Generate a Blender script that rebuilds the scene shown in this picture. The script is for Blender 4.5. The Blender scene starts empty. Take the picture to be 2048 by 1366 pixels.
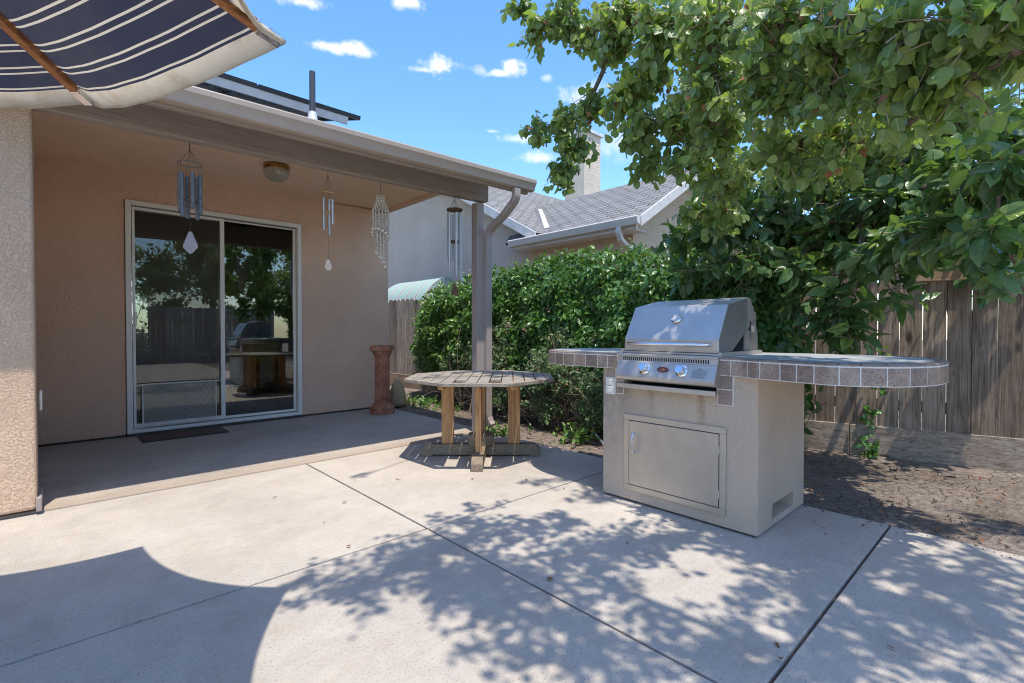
import bpy, math, random
import numpy as np
from mathutils import Vector, Matrix
R=math.radians
sc=bpy.context.scene
# ---------------------------------------------------------------- camera
HEAD=47.1; PITCH=.8; FPX=979.; CZ=1.08
cam=bpy.data.cameras.new('camera'); co=bpy.data.objects.new('camera',cam); sc.collection.objects.link(co)
co.location=(0,0,CZ); co.rotation_euler=(R(90-PITCH),0,R(HEAD-90))
cam.sensor_width=36; cam.lens=FPX/2048*36; cam.shift_y=-7.3/2048; cam.clip_start=.05; cam.clip_end=2000
sc.camera=co
sc.cycles.filter_width=1.05; sc.cycles.diffuse_bounces=8; sc.cycles.max_bounces=14; sc.cycles.transparent_max_bounces=12
sc.render.resolution_x=1024; sc.render.resolution_y=683
# measuring helper: a direction seen in the photograph turned into a point at a given distance
_h=R(HEAD);_p=R(PITCH)
CF=np.array([math.cos(_h)*math.cos(_p),math.sin(_h)*math.cos(_p),-math.sin(_p)]);CR=np.array([math.sin(_h),-math.cos(_h),0.]);CU=np.cross(CR,CF)
def at(x,y,d): return np.array([0,0,CZ])+(CF*FPX+CR*(x-1024)+CU*(675.7-y))*(d/FPX)
# ---------------------------------------------------------------- exposure, sky, sun
sc.view_settings.view_transform='Standard'; sc.view_settings.look='None'; sc.view_settings.exposure=1.43; sc.view_settings.gamma=1
SUN=Vector((-.10,-.30,1)).normalized()
w=bpy.data.worlds.new('World'); sc.world=w; w.use_nodes=True
nt=w.node_tree; N=nt.nodes; L=nt.links; N.clear()
def nd(tp,**k):
    n=N.new(tp)
    for a,b in k.items():
        if a.startswith('i_'):
            key=a[2:]; key=int(key) if key.isdigit() else key
            n.inputs[key].default_value=b
        else: setattr(n,a,b)
    return n
wo=nd('ShaderNodeOutputWorld'); bg=nd('ShaderNodeBackground'); bg.inputs[1].default_value=.15
sky=nd('ShaderNodeTexSky',sky_type='NISHITA',sun_disc=False); sky.sun_elevation=math.asin(SUN.z); sky.sun_rotation=math.atan2(SUN.x,SUN.y)
sky.air_density=1.0; sky.dust_density=.6; sky.ozone_density=2.2
hs=nd('ShaderNodeHueSaturation'); hs.inputs['Saturation'].default_value=1.24; hs.inputs['Value'].default_value=.90; hs.inputs['Hue'].default_value=.503
L.new(sky.outputs[0],hs.inputs['Color'])
tc=nd('ShaderNodeTexCoord'); last=hs.outputs[0]
nz=nd('ShaderNodeTexNoise'); nz.inputs['Scale'].default_value=28; nz.inputs['Detail'].default_value=7; nz.inputs['Roughness'].default_value=.62
L.new(tc.outputs['Generated'],nz.inputs['Vector'])
nz2=nd('ShaderNodeMath',operation='MULTIPLY_ADD'); nz2.inputs[1].default_value=2.6; nz2.inputs[2].default_value=-1.3; L.new(nz.outputs[0],nz2.inputs[0])
CL=[(600,2,60,18,.8),(825,6,48,20,.8),(650,92,60,15,.8),(715,100,48,17,.95),(878,132,48,24,1),(850,140,50,9,.6),(1024,136,34,24,1.1),(1000,146,44,10,.8),(962,140,24,16,.35),(1095,157,20,11,.4),
    (1040,276,60,14,.5),(1070,316,60,16,.6),(985,262,22,6,.4),(1165,190,60,34,.5),(1240,285,70,50,.35),(1330,240,60,40,.4),(-300,100,220,60,.9),(2600,-300,260,90,.9),(1500,-900,300,120,.8),(400,-700,200,80,.7)]
acc=None
for x,y,rx,ry,s in CL:
    rx*=.72; ry*=.72
    d=Vector(at(x,y,1)-np.array([0,0,CZ])).normalized()
    sub=nd('ShaderNodeVectorMath',operation='SUBTRACT'); sub.inputs[1].default_value=d; L.new(tc.outputs['Generated'],sub.inputs[0])
    k=math.hypot(1,(x-1024)/FPX)
    mu=nd('ShaderNodeVectorMath',operation='MULTIPLY'); mu.inputs[1].default_value=(FPX/rx*k,FPX/rx*k,FPX/ry*k); L.new(sub.outputs[0],mu.inputs[0])
    le=nd('ShaderNodeVectorMath',operation='LENGTH'); L.new(mu.outputs[0],le.inputs[0])
    a=nd('ShaderNodeMath',operation='SUBTRACT'); a.inputs[0].default_value=1.; L.new(le.outputs['Value'],a.inputs[1])
    b=nd('ShaderNodeMath',operation='ADD'); L.new(a.outputs[0],b.inputs[0]); L.new(nz2.outputs[0],b.inputs[1])
    c=nd('ShaderNodeMapRange',interpolation_type='SMOOTHSTEP'); c.inputs[1].default_value=.0; c.inputs[2].default_value=.95; c.inputs[4].default_value=min(s,1); L.new(b.outputs[0],c.inputs[0])
    if acc is None: acc=c.outputs[0]
    else:
        m=nd('ShaderNodeMath',operation='MAXIMUM'); L.new(acc,m.inputs[0]); L.new(c.outputs[0],m.inputs[1]); acc=m.outputs[0]
mx=nd('ShaderNodeMix',data_type='RGBA'); L.new(acc,mx.inputs[0]); L.new(last,mx.inputs[6]); mx.inputs[7].default_value=(3.6,3.5,3.6,1)
L.new(mx.outputs[2],bg.inputs[0]); L.new(bg.outputs[0],wo.inputs[0])
sl=bpy.data.lights.new('sun','SUN'); sl.energy=2.05; sl.angle=R(.53); sl.color=(1,.93,.82)
so=bpy.data.objects.new('sun',sl); sc.collection.objects.link(so); so.rotation_euler=SUN.to_track_quat('Z','Y').to_euler(); so.location=(0,0,20)
# ---------------------------------------------------------------- materials
def newmat(name):
    m=bpy.data.materials.new(name); m.use_nodes=True
    return m,m.node_tree.nodes,m.node_tree.links,m.node_tree.nodes['Principled BSDF']
def rgb(c): return (c[0],c[1],c[2],1)
class G:
    def __init__(s,name,rough=.6,metal=0,spec=.5):
        s.m,s.N,s.L,s.B=newmat(name); s.B.inputs['Roughness'].default_value=rough; s.B.inputs['Metallic'].default_value=metal
        s.B.inputs['Specular IOR Level'].default_value=spec
        s.tc=s.N.new('ShaderNodeTexCoord'); s.nrm=None
    def co(s,scale=(1,1,1),rot=(0,0,0),src='Object'):
        mp=s.N.new('ShaderNodeMapping'); mp.inputs['Scale'].default_value=scale; mp.inputs['Rotation'].default_value=rot
        s.L.new(s.tc.outputs[src],mp.inputs[0]); return mp.outputs[0]
    def noise(s,scale,detail=4,rough=.55,stretch=(1,1,1),rot=(0,0,0),dist=0):
        n=s.N.new('ShaderNodeTexNoise'); n.inputs['Scale'].default_value=scale; n.inputs['Detail'].default_value=detail; n.inputs['Roughness'].default_value=rough; n.inputs['Distortion'].default_value=dist
        s.L.new(s.co(stretch,rot),n.inputs['Vector']); return n.outputs[0]
    def vor(s,scale,feature='F1',stretch=(1,1,1),out=0,vec=None):
        n=s.N.new('ShaderNodeTexVoronoi'); n.feature=feature; n.inputs['Scale'].default_value=scale
        s.L.new(vec or s.co(stretch),n.inputs['Vector']); return n.outputs[out]
    def ramp(s,f,pts):
        r=s.N.new('ShaderNodeValToRGB'); e=r.color_ramp.elements
        while len(e)<len(pts): e.new(.5)
        for el,(p,c) in zip(e,pts): el.position=p; el.color=rgb(c) if hasattr(c,'__len__') else (c,c,c,1)
        s.L.new(f,r.inputs[0]); return r.outputs[0]
    def mix(s,f,a,b,mode='MIX'):
        x=s.N.new('ShaderNodeMix'); x.data_type='RGBA'; x.blend_type=mode
        for i,v in ((0,f),(6,a),(7,b)):
            if isinstance(v,(int,float)): x.inputs[i].default_value=v if i==0 else (v,v,v,1)
            elif isinstance(v,tuple): x.inputs[i].default_value=rgb(v)
            else: s.L.new(v,x.inputs[i])
        return x.outputs[2]
    def math(s,op,a,b=0.,c=None):
        x=s.N.new('ShaderNodeMath'); x.operation=op
        for i,v in enumerate((a,b,c)):
            if v is None: continue
            if isinstance(v,(int,float)): x.inputs[i].default_value=v
            else: s.L.new(v,x.inputs[i])
        return x.outputs[0]
    def attr(s,name,out='Fac'):
        a=s.N.new('ShaderNodeAttribute'); a.attribute_name=name; return a.outputs[out]
    def sep(s,v):
        x=s.N.new('ShaderNodeSeparateXYZ'); s.L.new(v,x.inputs[0]); return x.outputs
    def rand(s): return s.N.new('ShaderNodeObjectInfo').outputs['Random']
    def color(s,c):
        if isinstance(c,tuple): s.B.inputs['Base Color'].default_value=rgb(c)
        else: s.L.new(c,s.B.inputs['Base Color'])
    def rough(s,f): s.L.new(f,s.B.inputs['Roughness'])
    def bump(s,h,dist=.002,strength=1.):
        b=s.N.new('ShaderNodeBump'); b.inputs['Strength'].default_value=strength; b.inputs['Distance'].default_value=dist
        s.L.new(h,b.inputs['Height'])
        if s.nrm is not None: s.L.new(s.nrm,b.inputs['Normal'])
        s.nrm=b.outputs[0]; s.L.new(s.nrm,s.B.inputs['Normal'])
def plain(name,c,rough=.6,metal=0,var=.12,vs=9,bs=60,bd=.0006,spec=.5):
    g=G(name,rough,metal,spec); n=g.noise(vs,5)
    g.color(g.ramp(n,[(.3,tuple(x*(1-var) for x in c)),(.7,tuple(min(1,x*(1+var)) for x in c))])); g.bump(g.noise(bs,3),bd); return g.m
def stucco(name,c,dist=.004,scale=38,stain=.12,speck=0):
    g=G(name,.9,0,.25)
    big=g.noise(1.3,4,.6); c2=tuple(x*(1-stain) for x in c); c1=tuple(min(1,x*(1+stain*.6)) for x in c)
    col=g.ramp(big,[(.3,c2),(.7,c1)])
    k=g.noise(scale,3,.5,dist=.6); kk=g.ramp(k,[(.42,0.),(.55,1.)])
    col=g.mix(g.math('MULTIPLY',kk,.10),col,tuple(x*.55 for x in c))
    if speck:
        sp=g.ramp(g.noise(170,2,.6),[(.60,0.),(.68,1.)]); col=g.mix(g.math('MULTIPLY',sp,speck),col,tuple(x*.35 for x in c))
    g.color(col); g.bump(kk,dist); g.bump(g.noise(190,3),.0012); return g.m
M={}
M['stucco']=stucco('stucco_tan',(.80,.545,.395),.006,52,.09)
M['stucco_front']=stucco('stucco_front',(.69,.50,.36),.0042,74,.16)
M['stucco_ceiling']=stucco('stucco_ceiling',(.84,.62,.455),.003,50,.06)
M['stucco_neigh']=stucco('stucco_neighbour',(.62,.495,.385),.006,34,.10)
M['stucco_neigh2']=stucco('stucco_neighbour_wing',(.62,.49,.34),.008,30,.10)
M['stucco_chim']=stucco('stucco_chimney',(.70,.60,.47),.008,34,.10)
def concrete(name,c,warm,joints=None,edge=None,seed=0):
    g=G(name,.85,0,.3)
    a=g.noise(.9,6,.65); b=g.noise(5,6,.7); st=g.noise(6,4,.6,(1,9,1),(0,0,R(8))); mm=g.noise(3.2,8,.75,dist=.8)
    col=g.ramp(a,[(.3,tuple(x*.74 for x in c)),(.72,tuple(min(1,x*1.12) for x in c))])
    col=g.mix(g.ramp(b,[(.5,0.),(.72,.5)]),col,warm)
    col=g.mix(g.ramp(mm,[(.44,.0),(.60,.32)]),col,tuple(min(1,x*y) for x,y in zip(c,(1.22,1.20,1.16))))
    col=g.mix(g.ramp(st,[(.42,.0),(.75,.34)]),col,tuple(x*.72 for x in c))
    sp=g.noise(110,3,.7); col=g.mix(g.ramp(sp,[(.57,0.),(.66,.75)]),col,tuple(x*.42 for x in c))
    dk=g.noise(2.2,7,.7,dist=1.); col=g.mix(g.ramp(dk,[(.56,0.),(.75,.38)]),col,tuple(x*.62 for x in c))
    if edge is not None:
        xyz=g.sep(g.co()); d=g.math('ABSOLUTE',g.math('SUBTRACT',xyz[1],edge)); wv=g.math('MULTIPLY_ADD',b,.14,d)
        col=g.mix(g.ramp(wv,[(.07,.6),(.20,0.)]),col,(.36,.27,.20))
    g.color(col); g.bump(g.noise(120,4,.6),.0012); g.bump(g.noise(30,5,.7,(1,9,1),(0,0,R(5))),.003); g.bump(g.noise(60,4,.7),.0015); return g.m
M['concrete']=concrete('patio_concrete',(.495,.445,.385),(.38,.30,.22))
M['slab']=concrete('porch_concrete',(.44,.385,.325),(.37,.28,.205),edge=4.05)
def soil():
    g=G('soil',.95,0,.15); a=g.noise(1.6,7,.7); b=g.noise(28,6,.7)
    col=g.ramp(a,[(.3,(.17,.135,.105)),(.5,(.28,.23,.19)),(.72,(.38,.32,.27))])
    col=g.mix(g.ramp(b,[(.35,.65),(.62,0.)]),col,(.06,.046,.036))
    cv=g.vor(9,'DISTANCE_TO_EDGE'); cr=g.ramp(cv,[(.0,1.),(.035,0.)]); mk=g.ramp(g.noise(1.1,2),[(.45,0.),(.6,1.)])
    f=g.math('MULTIPLY',cr,mk); col=g.mix(g.math('MULTIPLY',f,.8),col,(.035,.028,.022))
    g.color(col); g.bump(b,.02); g.bump(g.noise(90,4,.7),.008); g.bump(g.math('SUBTRACT',1.,f),.008); return g.m
M['soil']=soil()
def wood(name,ca,cb,cdark,axis=2,rough=.8,gs=1.,bump=.002,knots=True,rnd=.25):
    g=G(name,rough,0,.25); s=[38.,38.,38.]; s[axis]=1.6; s=tuple(x*gs for x in s)
    off=g.N.new('ShaderNodeVectorMath'); off.operation='ADD'; g.L.new(g.tc.outputs['Object'],off.inputs[0])
    rr=g.math('MULTIPLY',g.rand(),17.); cb3=g.N.new('ShaderNodeCombineXYZ'); [g.L.new(rr,cb3.inputs[i]) for i in range(3)]; g.L.new(cb3.outputs[0],off.inputs[1])
    def nz(scale,stretch,detail=6,dist=0.):
        mp=g.N.new('ShaderNodeMapping'); mp.inputs['Scale'].default_value=stretch; g.L.new(off.outputs[0],mp.inputs[0])
        n=g.N.new('ShaderNodeTexNoise'); n.inputs['Scale'].default_value=scale; n.inputs['Detail'].default_value=detail; n.inputs['Roughness'].default_value=.65; n.inputs['Distortion'].default_value=dist
        g.L.new(mp.outputs[0],n.inputs['Vector']); return n.outputs[0]
    gr=nz(1.,s,7,1.4); bl=nz(2.2,(1,1,1),4)
    s2=[9.,9.,9.]; s2[axis]=.9; ring=nz(1.,tuple(s2),2,.6)
    wv=g.math('SINE',g.math('MULTIPLY',ring,55.)); 
    col=g.ramp(bl,[(.3,ca),(.7,cb)])
    col=g.mix(g.ramp(gr,[(.36,.75),(.58,0.)]),col,cdark)
    col=g.mix(g.math('MULTIPLY',g.ramp(wv,[(.5,0.),(1.,1.)]),.28),col,cdark)
    if knots:
        v=g.N.new('ShaderNodeTexVoronoi'); mp=g.N.new('ShaderNodeMapping'); k=[5.,5.,5.]; k[axis]=2.2; mp.inputs['Scale'].default_value=tuple(k); g.L.new(off.outputs[0],mp.inputs[0]); g.L.new(mp.outputs[0],v.inputs[0]); v.inputs['Scale'].default_value=.8
        col=g.mix(g.ramp(v.outputs[0],[(.07,.9),(.13,0.)]),col,tuple(x*.4 for x in cdark))
    hv=g.N.new('ShaderNodeHueSaturation'); g.L.new(g.math('MULTIPLY_ADD',g.rand(),rnd*2,1-rnd),hv.inputs['Value']); g.L.new(col,hv.inputs['Color'])
    g.color(hv.outputs[0]); g.bump(gr,bump); return g.m
M['fence']=wood('weathered_fence',(.21,.155,.108),(.37,.29,.22),(.07,.046,.032),2)
M['fence_grey']=wood('weathered_fence_grey',(.36,.32,.28),(.46,.42,.38),(.12,.10,.085),2)
M['kick']=wood('fence_kickboard',(.31,.245,.185),(.43,.355,.28),(.12,.085,.06),1)
M['kick_new']=wood('fence_new_wood',(.42,.29,.185),(.48,.34,.22),(.26,.16,.095),1,rnd=.05)
M['teak']=wood('teak_post',(.50,.27,.115),(.60,.35,.16),(.24,.11,.045),2,.6,rnd=.08,knots=False,gs=1.4)
M['teak_grey']=wood('teak_weathered',(.25,.215,.175),(.36,.32,.27),(.10,.08,.06),0,.75,rnd=.15,knots=False,gs=1.4)
M['teak_base']=wood('teak_base',(.25,.195,.135),(.34,.275,.195),(.12,.09,.06),0,.75,rnd=.08,knots=False,gs=1.4)
M['ribwood']=wood('umbrella_rib_wood',(.36,.15,.055),(.46,.22,.09),(.17,.06,.02),0,.5,rnd=.05,knots=False,gs=1.2)
M['trim']=plain('trim_paint_taupe',(.33,.28,.26),.55,0,.07,6,30,.0008)
M['gutter_pale']=plain('gutter_pale',(.55,.50,.43),.4,0,.06,5,30,.0003)
M['gutter']=plain('gutter_paint',(.40,.33,.275),.4,0,.06,5,30,.0003)
M['beam']=wood('painted_beam',(.34,.27,.225),(.39,.315,.265),(.25,.20,.17),0,.6,rnd=0,bump=.0012,knots=False)
M['post']=plain('post_paint',(.34,.285,.26),.5,0,.07,6,40,.0008)
M['white_frame']=plain('white_vinyl',(.74,.72,.67),.4,0,.05,4,20,.0002)
M['white_paint']=plain('white_paint_worn',(.54,.51,.46),.55,0,.14,7,30,.001)
M['black_metal']=plain('dark_metal',(.05,.05,.055),.45,.3,.2)
M['panel_frame']=plain('panel_frame',(.06,.065,.075),.35,.5,.1)
M['panel_under']=plain('panel_under',(.55,.55,.55),.6,0,.1)
M['pipe']=plain('vent_pipe',(.045,.05,.06),.5,0,.1)
M['lead']=plain('lead_flashing',(.6,.6,.6),.5,.2,.2)
M['terracotta']=None
def terracotta():
    g=G('terracotta_worn',.75,0,.25); a=g.noise(7,7,.7); b=g.noise(30,5,.7)
    col=g.ramp(a,[(.32,(.20,.075,.045)),(.5,(.36,.14,.085)),(.68,(.50,.26,.16))])
    col=g.mix(g.ramp(b,[(.56,0.),(.72,.7)]),col,(.45,.32,.22)); g.color(col); g.bump(b,.003); return g.m
M['terracotta']=terracotta()
M['brass']=plain('brass',(.40,.24,.07),.3,.9,.2,20)
M['sack']=plain('sack_fabric',(.42,.34,.20),.9,0,.2,12,120,.003)
M['outlet']=plain('outlet_plastic',(.70,.68,.64),.4,0,.1)
def steel(name,c=(.60,.59,.57),axis=1,rough=.3):
    g=G(name,rough,.85); s=[260.,260.,260.]; s[axis]=4.; n=g.noise(1.,3,.6,tuple(s)); b=g.noise(7,5,.6)
    g.color(g.ramp(b,[(.3,tuple(x*.86 for x in c)),(.7,c)])); g.rough(g.math('MULTIPLY_ADD',n,.22,rough-.08)); g.bump(n,.00012); return g.m
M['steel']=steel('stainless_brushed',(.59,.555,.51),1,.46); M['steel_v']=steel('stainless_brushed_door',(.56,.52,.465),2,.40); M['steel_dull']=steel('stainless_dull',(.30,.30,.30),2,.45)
M['chrome']=plain('chrome',(.75,.75,.77),.12,1,.04)
M['alum']=plain('aluminium_tube',(.50,.51,.51),.42,.75,.06,20)
M['chime_dark']=plain('chime_patina',(.13,.14,.15),.5,.25,.35,40,100,.0008)
M['string']=plain('cord',(.06,.05,.04),.9)
M['chime_wood']=plain('chime_wood',(.10,.045,.025),.6,0,.3,25)
M['chime_bamboo']=plain('bamboo',(.45,.27,.12),.6,0,.2,25)
M['shell']=plain('shell',(.62,.56,.47),.4,0,.25,60)
M['sail_light']=plain('sail_plastic',(.29,.27,.275),.5,0,.1,60)
M['sail_white']=plain('sail_white',(.62,.50,.40),.5,0,.05,60)
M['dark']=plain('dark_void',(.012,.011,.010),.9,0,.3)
M['badge']=plain('badge_red',(.13,.03,.02),.35,0,.2,50)
M['ink']=plain('label_ink',(.16,.17,.19),.6)
M['gold']=plain('badge_line',(.55,.38,.25),.4,.5)
def tile(name='counter_tile',c=(.27,.205,.165)):
    g=G(name,.35,0,.4); a=g.noise(14,5,.7); b=g.noise(120,3,.7); cc=g.N.new('ShaderNodeNewGeometry').outputs['Random Per Island']
    col=g.ramp(a,[(.3,tuple(x*.75 for x in c)),(.7,tuple(x*1.3 for x in c))]); col=g.mix(g.ramp(b,[(.34,.8),(.48,0.)]),col,(.05,.04,.038)); col=g.mix(g.ramp(b,[(.62,0.),(.7,.5)]),col,(.42,.37,.33))
    hv=g.N.new('ShaderNodeHueSaturation'); g.L.new(g.math('MULTIPLY_ADD',cc,.4,.8),hv.inputs['Value']); g.L.new(col,hv.inputs['Color']); g.color(hv.outputs[0]); g.bump(b,.0004); return g.m
M['tile']=tile(); M['grout']=plain('grout',(.66,.63,.58),.9,0,.1,30,150,.0008)
M['counter_top']=plain('counter_cement',(.40,.41,.41),.42,0,.16,5,150,.0008)
def island_stucco():
    g=G('island_stucco',.92,0,.2); c=(.56,.445,.34)
    big=g.noise(2.,5,.6); col=g.ramp(big,[(.3,tuple(x*.88 for x in c)),(.7,tuple(x*1.08 for x in c))])
    sp=g.ramp(g.noise(270,2,.6),[(.52,0.),(.60,1.)]); col=g.mix(g.math('MULTIPLY',sp,.38),col,(.19,.14,.105))
    # rust and grime stains below the drip tray and at the left edge
    ob=g.N.new('ShaderNodeVectorMath'); ob.operation='ADD'; g.L.new(g.tc.outputs['Object'],ob.inputs[0]); ob.inputs[1].default_value=(3.0,1.47,0); xyz=g.sep(ob.outputs[0]); wob=g.math('MULTIPLY_ADD',g.noise(9,4,.6),.05,-.025)
    for y0,wd,z0,z1,cc,k in ((1.285,.018,.45,.74,(.22,.095,.035),.85),(1.60,.016,.50,.74,(.20,.11,.06),.5),(1.80,.06,.40,.86,(.14,.12,.11),.75),(1.93,.06,.0,.7,(.17,.15,.13),.6),(1.2,.9,-.12,.05,(.25,.21,.17),.0),(1.5,.3,.66,.73,(.30,.20,.12),.35)):
        dy=g.math('ABSOLUTE',g.math('SUBTRACT',g.math('ADD',xyz[1],wob),y0)); f=g.ramp(g.math('DIVIDE',dy,wd*2),[(.1,1.),(.9,0.)])
        mr=g.N.new('ShaderNodeMapRange'); mr.interpolation_type='SMOOTHSTEP'; mr.inputs[1].default_value=z0; mr.inputs[2].default_value=z1; g.L.new(xyz[2],mr.inputs[0])
        ff=g.math('MULTIPLY',g.math('MULTIPLY',f,mr.outputs[0]),k); ff=g.math('MULTIPLY',ff,g.ramp(g.noise(22,5,.7),[(.35,.3),(.6,1.)])); col=g.mix(ff,col,cc)
    g.color(col); g.bump(g.noise(210,2,.6),.0022); g.bump(g.noise(40,3),.002); return g.m
M['island']=island_stucco()
def shingle():
    g=G('roof_shingle',.9,0,.2); br=g.N.new('ShaderNodeTexBrick'); br.inputs['Scale'].default_value=1.; br.inputs['Brick Width'].default_value=.30; br.inputs['Row Height'].default_value=.145; br.inputs['Mortar Size'].default_value=.016
    br.inputs['Color1'].default_value=(.27,.26,.245,1); br.inputs['Color2'].default_value=(.19,.185,.175,1); br.inputs['Mortar'].default_value=(.05,.047,.045,1); br.inputs['Bias'].default_value=0  # shadow lines between shingle rows are painted in as the dark Mortar colour
    uv=g.N.new('ShaderNodeUVMap'); g.L.new(uv.outputs[0],br.inputs[0]); col=g.mix(g.ramp(g.noise(3,5,.7),[(.35,.0),(.7,.4)]),br.outputs[0],(.20,.195,.185)); g.color(col)
    u=g.sep(uv.outputs[0]); saw=g.math('FRACT',g.math('DIVIDE',u[1],.145)); g.bump(g.math('MULTIPLY',saw,-1.),.02); g.bump(g.noise(60,3),.004); return g.m
M['shingle']=shingle()
def awning():
    g=G('awning_canvas',.8,0,.2); xyz=g.sep(g.co()); f=g.math('FRACT',g.math('MULTIPLY',xyz[1],2.3))
    d=g.math('ABSOLUTE',g.math('SUBTRACT',f,.5)); col=g.ramp(d,[(.0,(.30,.22,.21)),(.055,(.30,.22,.21)),(.06,(.62,.60,.54)),(.10,(.62,.60,.54)),(.105,(.32,.43,.385))])
    cr=col.node.color_ramp; cr.interpolation='CONSTANT'; g.color(col); g.bump(g.noise(60,3),.001); return g.m
M['awning']=awning(); M['awning_plain']=plain('awning_plain',(.36,.46,.41),.8)
def leafmat(name,c0,c1,cy,back,trans=.3,rough=.38,vein=(.35,.42,.20),tr=(.30,.42,.06),spec=.4):
    g=G(name,rough,0,spec); t=g.attr('tint'); lp=g.sep(g.attr('lp','Vector'))
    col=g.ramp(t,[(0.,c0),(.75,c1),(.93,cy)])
    ax=g.math('ABSOLUTE',lp[0]); sv=g.math('FRACT',g.math('MULTIPLY',g.math('SUBTRACT',lp[1],g.math('MULTIPLY',ax,.35)),7.))
    svm=g.ramp(sv,[(.0,.25),(.10,0.),(.9,0.),(1.,.25)]); mid=g.ramp(ax,[(.025,.8),(.06,0.)])
    col=g.mix(svm,col,vein); col=g.mix(mid,col,vein)
    col=g.mix(g.ramp(g.noise(26,4,.7),[(.4,.0),(.72,.40)]),col,tuple(x*.65 for x in c0)); bf=g.N.new('ShaderNodeNewGeometry').outputs['Backfacing']; col=g.mix(g.math('MULTIPLY',bf,.75),col,back); g.color(col)
    g.bump(g.math('SUBTRACT',1.,svm),.002); g.bump(g.noise(55,3),.003); 
    ts=g.N.new('ShaderNodeBsdfTranslucent'); g.L.new(g.mix(.8,col,tr),ts.inputs[0]); ms=g.N.new('ShaderNodeMixShader'); ms.inputs[0].default_value=trans
    g.L.new(g.B.outputs[0],ms.inputs[1]); g.L.new(ts.outputs[0],ms.inputs[2]); g.L.new(ms.outputs[0],g.N['Material Output'].inputs[0]); return g.m
M['leaf_pear']=leafmat('pear_leaf',(.080,.165,.05),(.20,.30,.09),(.38,.46,.09),(.25,.34,.14),.46,.32,(.36,.44,.24),(.36,.50,.05),.6)
M['leaf_persimmon']=leafmat('persimmon_leaf',(.045,.11,.038),(.11,.21,.065),(.30,.40,.08),(.11,.19,.08),.32,.26,(.12,.19,.08),(.22,.38,.04),.5)
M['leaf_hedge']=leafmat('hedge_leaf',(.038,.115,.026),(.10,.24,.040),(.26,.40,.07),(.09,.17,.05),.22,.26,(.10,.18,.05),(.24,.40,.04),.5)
M['leaf_bush']=leafmat('bush_leaf',(.060,.135,.045),(.13,.24,.08),(.29,.34,.14),(.13,.19,.09),.2,.42,(.14,.2,.1),(.25,.35,.08))
M['leaf_dry']=leafmat('dry_leaf',(.20,.07,.03),(.30,.13,.05),(.36,.2,.09),(.28,.14,.07),.15,.7,(.2,.1,.05),(.35,.14,.04))
M['bark']=plain('bark',(.14,.105,.085),.9,0,.4,14,60,.006); M['twig']=plain('twig',(.30,.225,.17),.8,0,.3,20,80,.001); M['fruit']=plain('green_fruit',(.25,.36,.08),.4)
M['flower']=plain('pink_flower',(.55,.22,.32),.6)
def glass(name,tint,refl):
    m,N_,L_,B=newmat(name); N_.remove(B); t=N_.new('ShaderNodeBsdfTransparent'); t.inputs[0].default_value=rgb(tint); gl=N_.new('ShaderNodeBsdfGlossy'); gl.inputs['Roughness'].default_value=.004
    fr=N_.new('ShaderNodeFresnel'); fr.inputs[0].default_value=1.5; mm=N_.new('ShaderNodeMath'); mm.operation='MULTIPLY_ADD'; mm.inputs[1].default_value=1.4; mm.inputs[2].default_value=refl; mm.use_clamp=True
    L_.new(fr.outputs[0],mm.inputs[0]); mx=N_.new('ShaderNodeMixShader'); L_.new(mm.outputs[0],mx.inputs[0]); L_.new(t.outputs[0],mx.inputs[1]); L_.new(gl.outputs[0],mx.inputs[2]); L_.new(mx.outputs[0],N_['Material Output'].inputs[0]); return m
M['glass']=glass('door_glass',(.62,.68,.64),.10)
def screen():
    m,N_,L_,B=newmat('insect_screen'); B.inputs['Base Color'].default_value=(.10,.085,.07,1); B.inputs['Roughness'].default_value=.8
    t=N_.new('ShaderNodeBsdfTransparent'); mx=N_.new('ShaderNodeMixShader'); mx.inputs[0].default_value=.34; L_.new(t.outputs[0],mx.inputs[1]); L_.new(B.outputs[0],mx.inputs[2]); L_.new(mx.outputs[0],N_['Material Output'].inputs[0]); return m
M['screen']=screen()
def frosted():
    g=G('ribbed_glass',.25,0,.5); g.color((.62,.60,.52)); g.B.inputs['Transmission Weight'].default_value=.5
    xyz=g.sep(g.co()); an=g.math('ARCTAN2',xyz[1],xyz[0]); g.bump(g.math('SINE',g.math('MULTIPLY',an,60.)),.004); return g.m
M['frosted']=frosted()
def canopy():
    g=G('canopy_canvas',.85,0,.15); s=g.attr('sd'); cream=(.66,.59,.46); navy=(.042,.046,.072)
    k=g.math('FRACT',g.math('DIVIDE',g.math('SUBTRACT',s,.0205),.074)); 
    a=g.ramp(k,[(.0,0.),(.40,1.),(.48,0.),(.66,1.),(.74,0.)]); a.node.color_ramp.interpolation='CONSTANT'
    gate=g.math('GREATER_THAN',s,.068); f=g.math('MULTIPLY',a,gate); col=g.mix(f,g.mix(g.ramp(g.noise(3,5,.7),[(.4,0.),(.7,.5)]),navy,(.085,.08,.085)),cream)
    st=g.mix(g.ramp(g.noise(6,6,.7),[(.45,0.),(.75,.8)]),cream,(.42,.30,.16)); col=g.mix(g.math('LESS_THAN',s,.062),col,st)
    g.color(col); g.bump(g.noise(300,2),.0006); g.bump(g.noise(9,3),.006)
    ts=g.N.new('ShaderNodeBsdfTranslucent'); g.L.new(col,ts.inputs[0]); ms=g.N.new('ShaderNodeMixShader'); ms.inputs[0].default_value=.35
    g.L.new(g.B.outputs[0],ms.inputs[1]); g.L.new(ts.outputs[0],ms.inputs[2]); g.L.new(ms.outputs[0],g.N['Material Output'].inputs[0]); return g.m
M['canopy']=canopy()
M['mat']=plain('doormat',(.11,.07,.055),.95,0,.35,30,160,.006); M['mat_edge']=plain('doormat_edge',(.03,.028,.026),.8)
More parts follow.
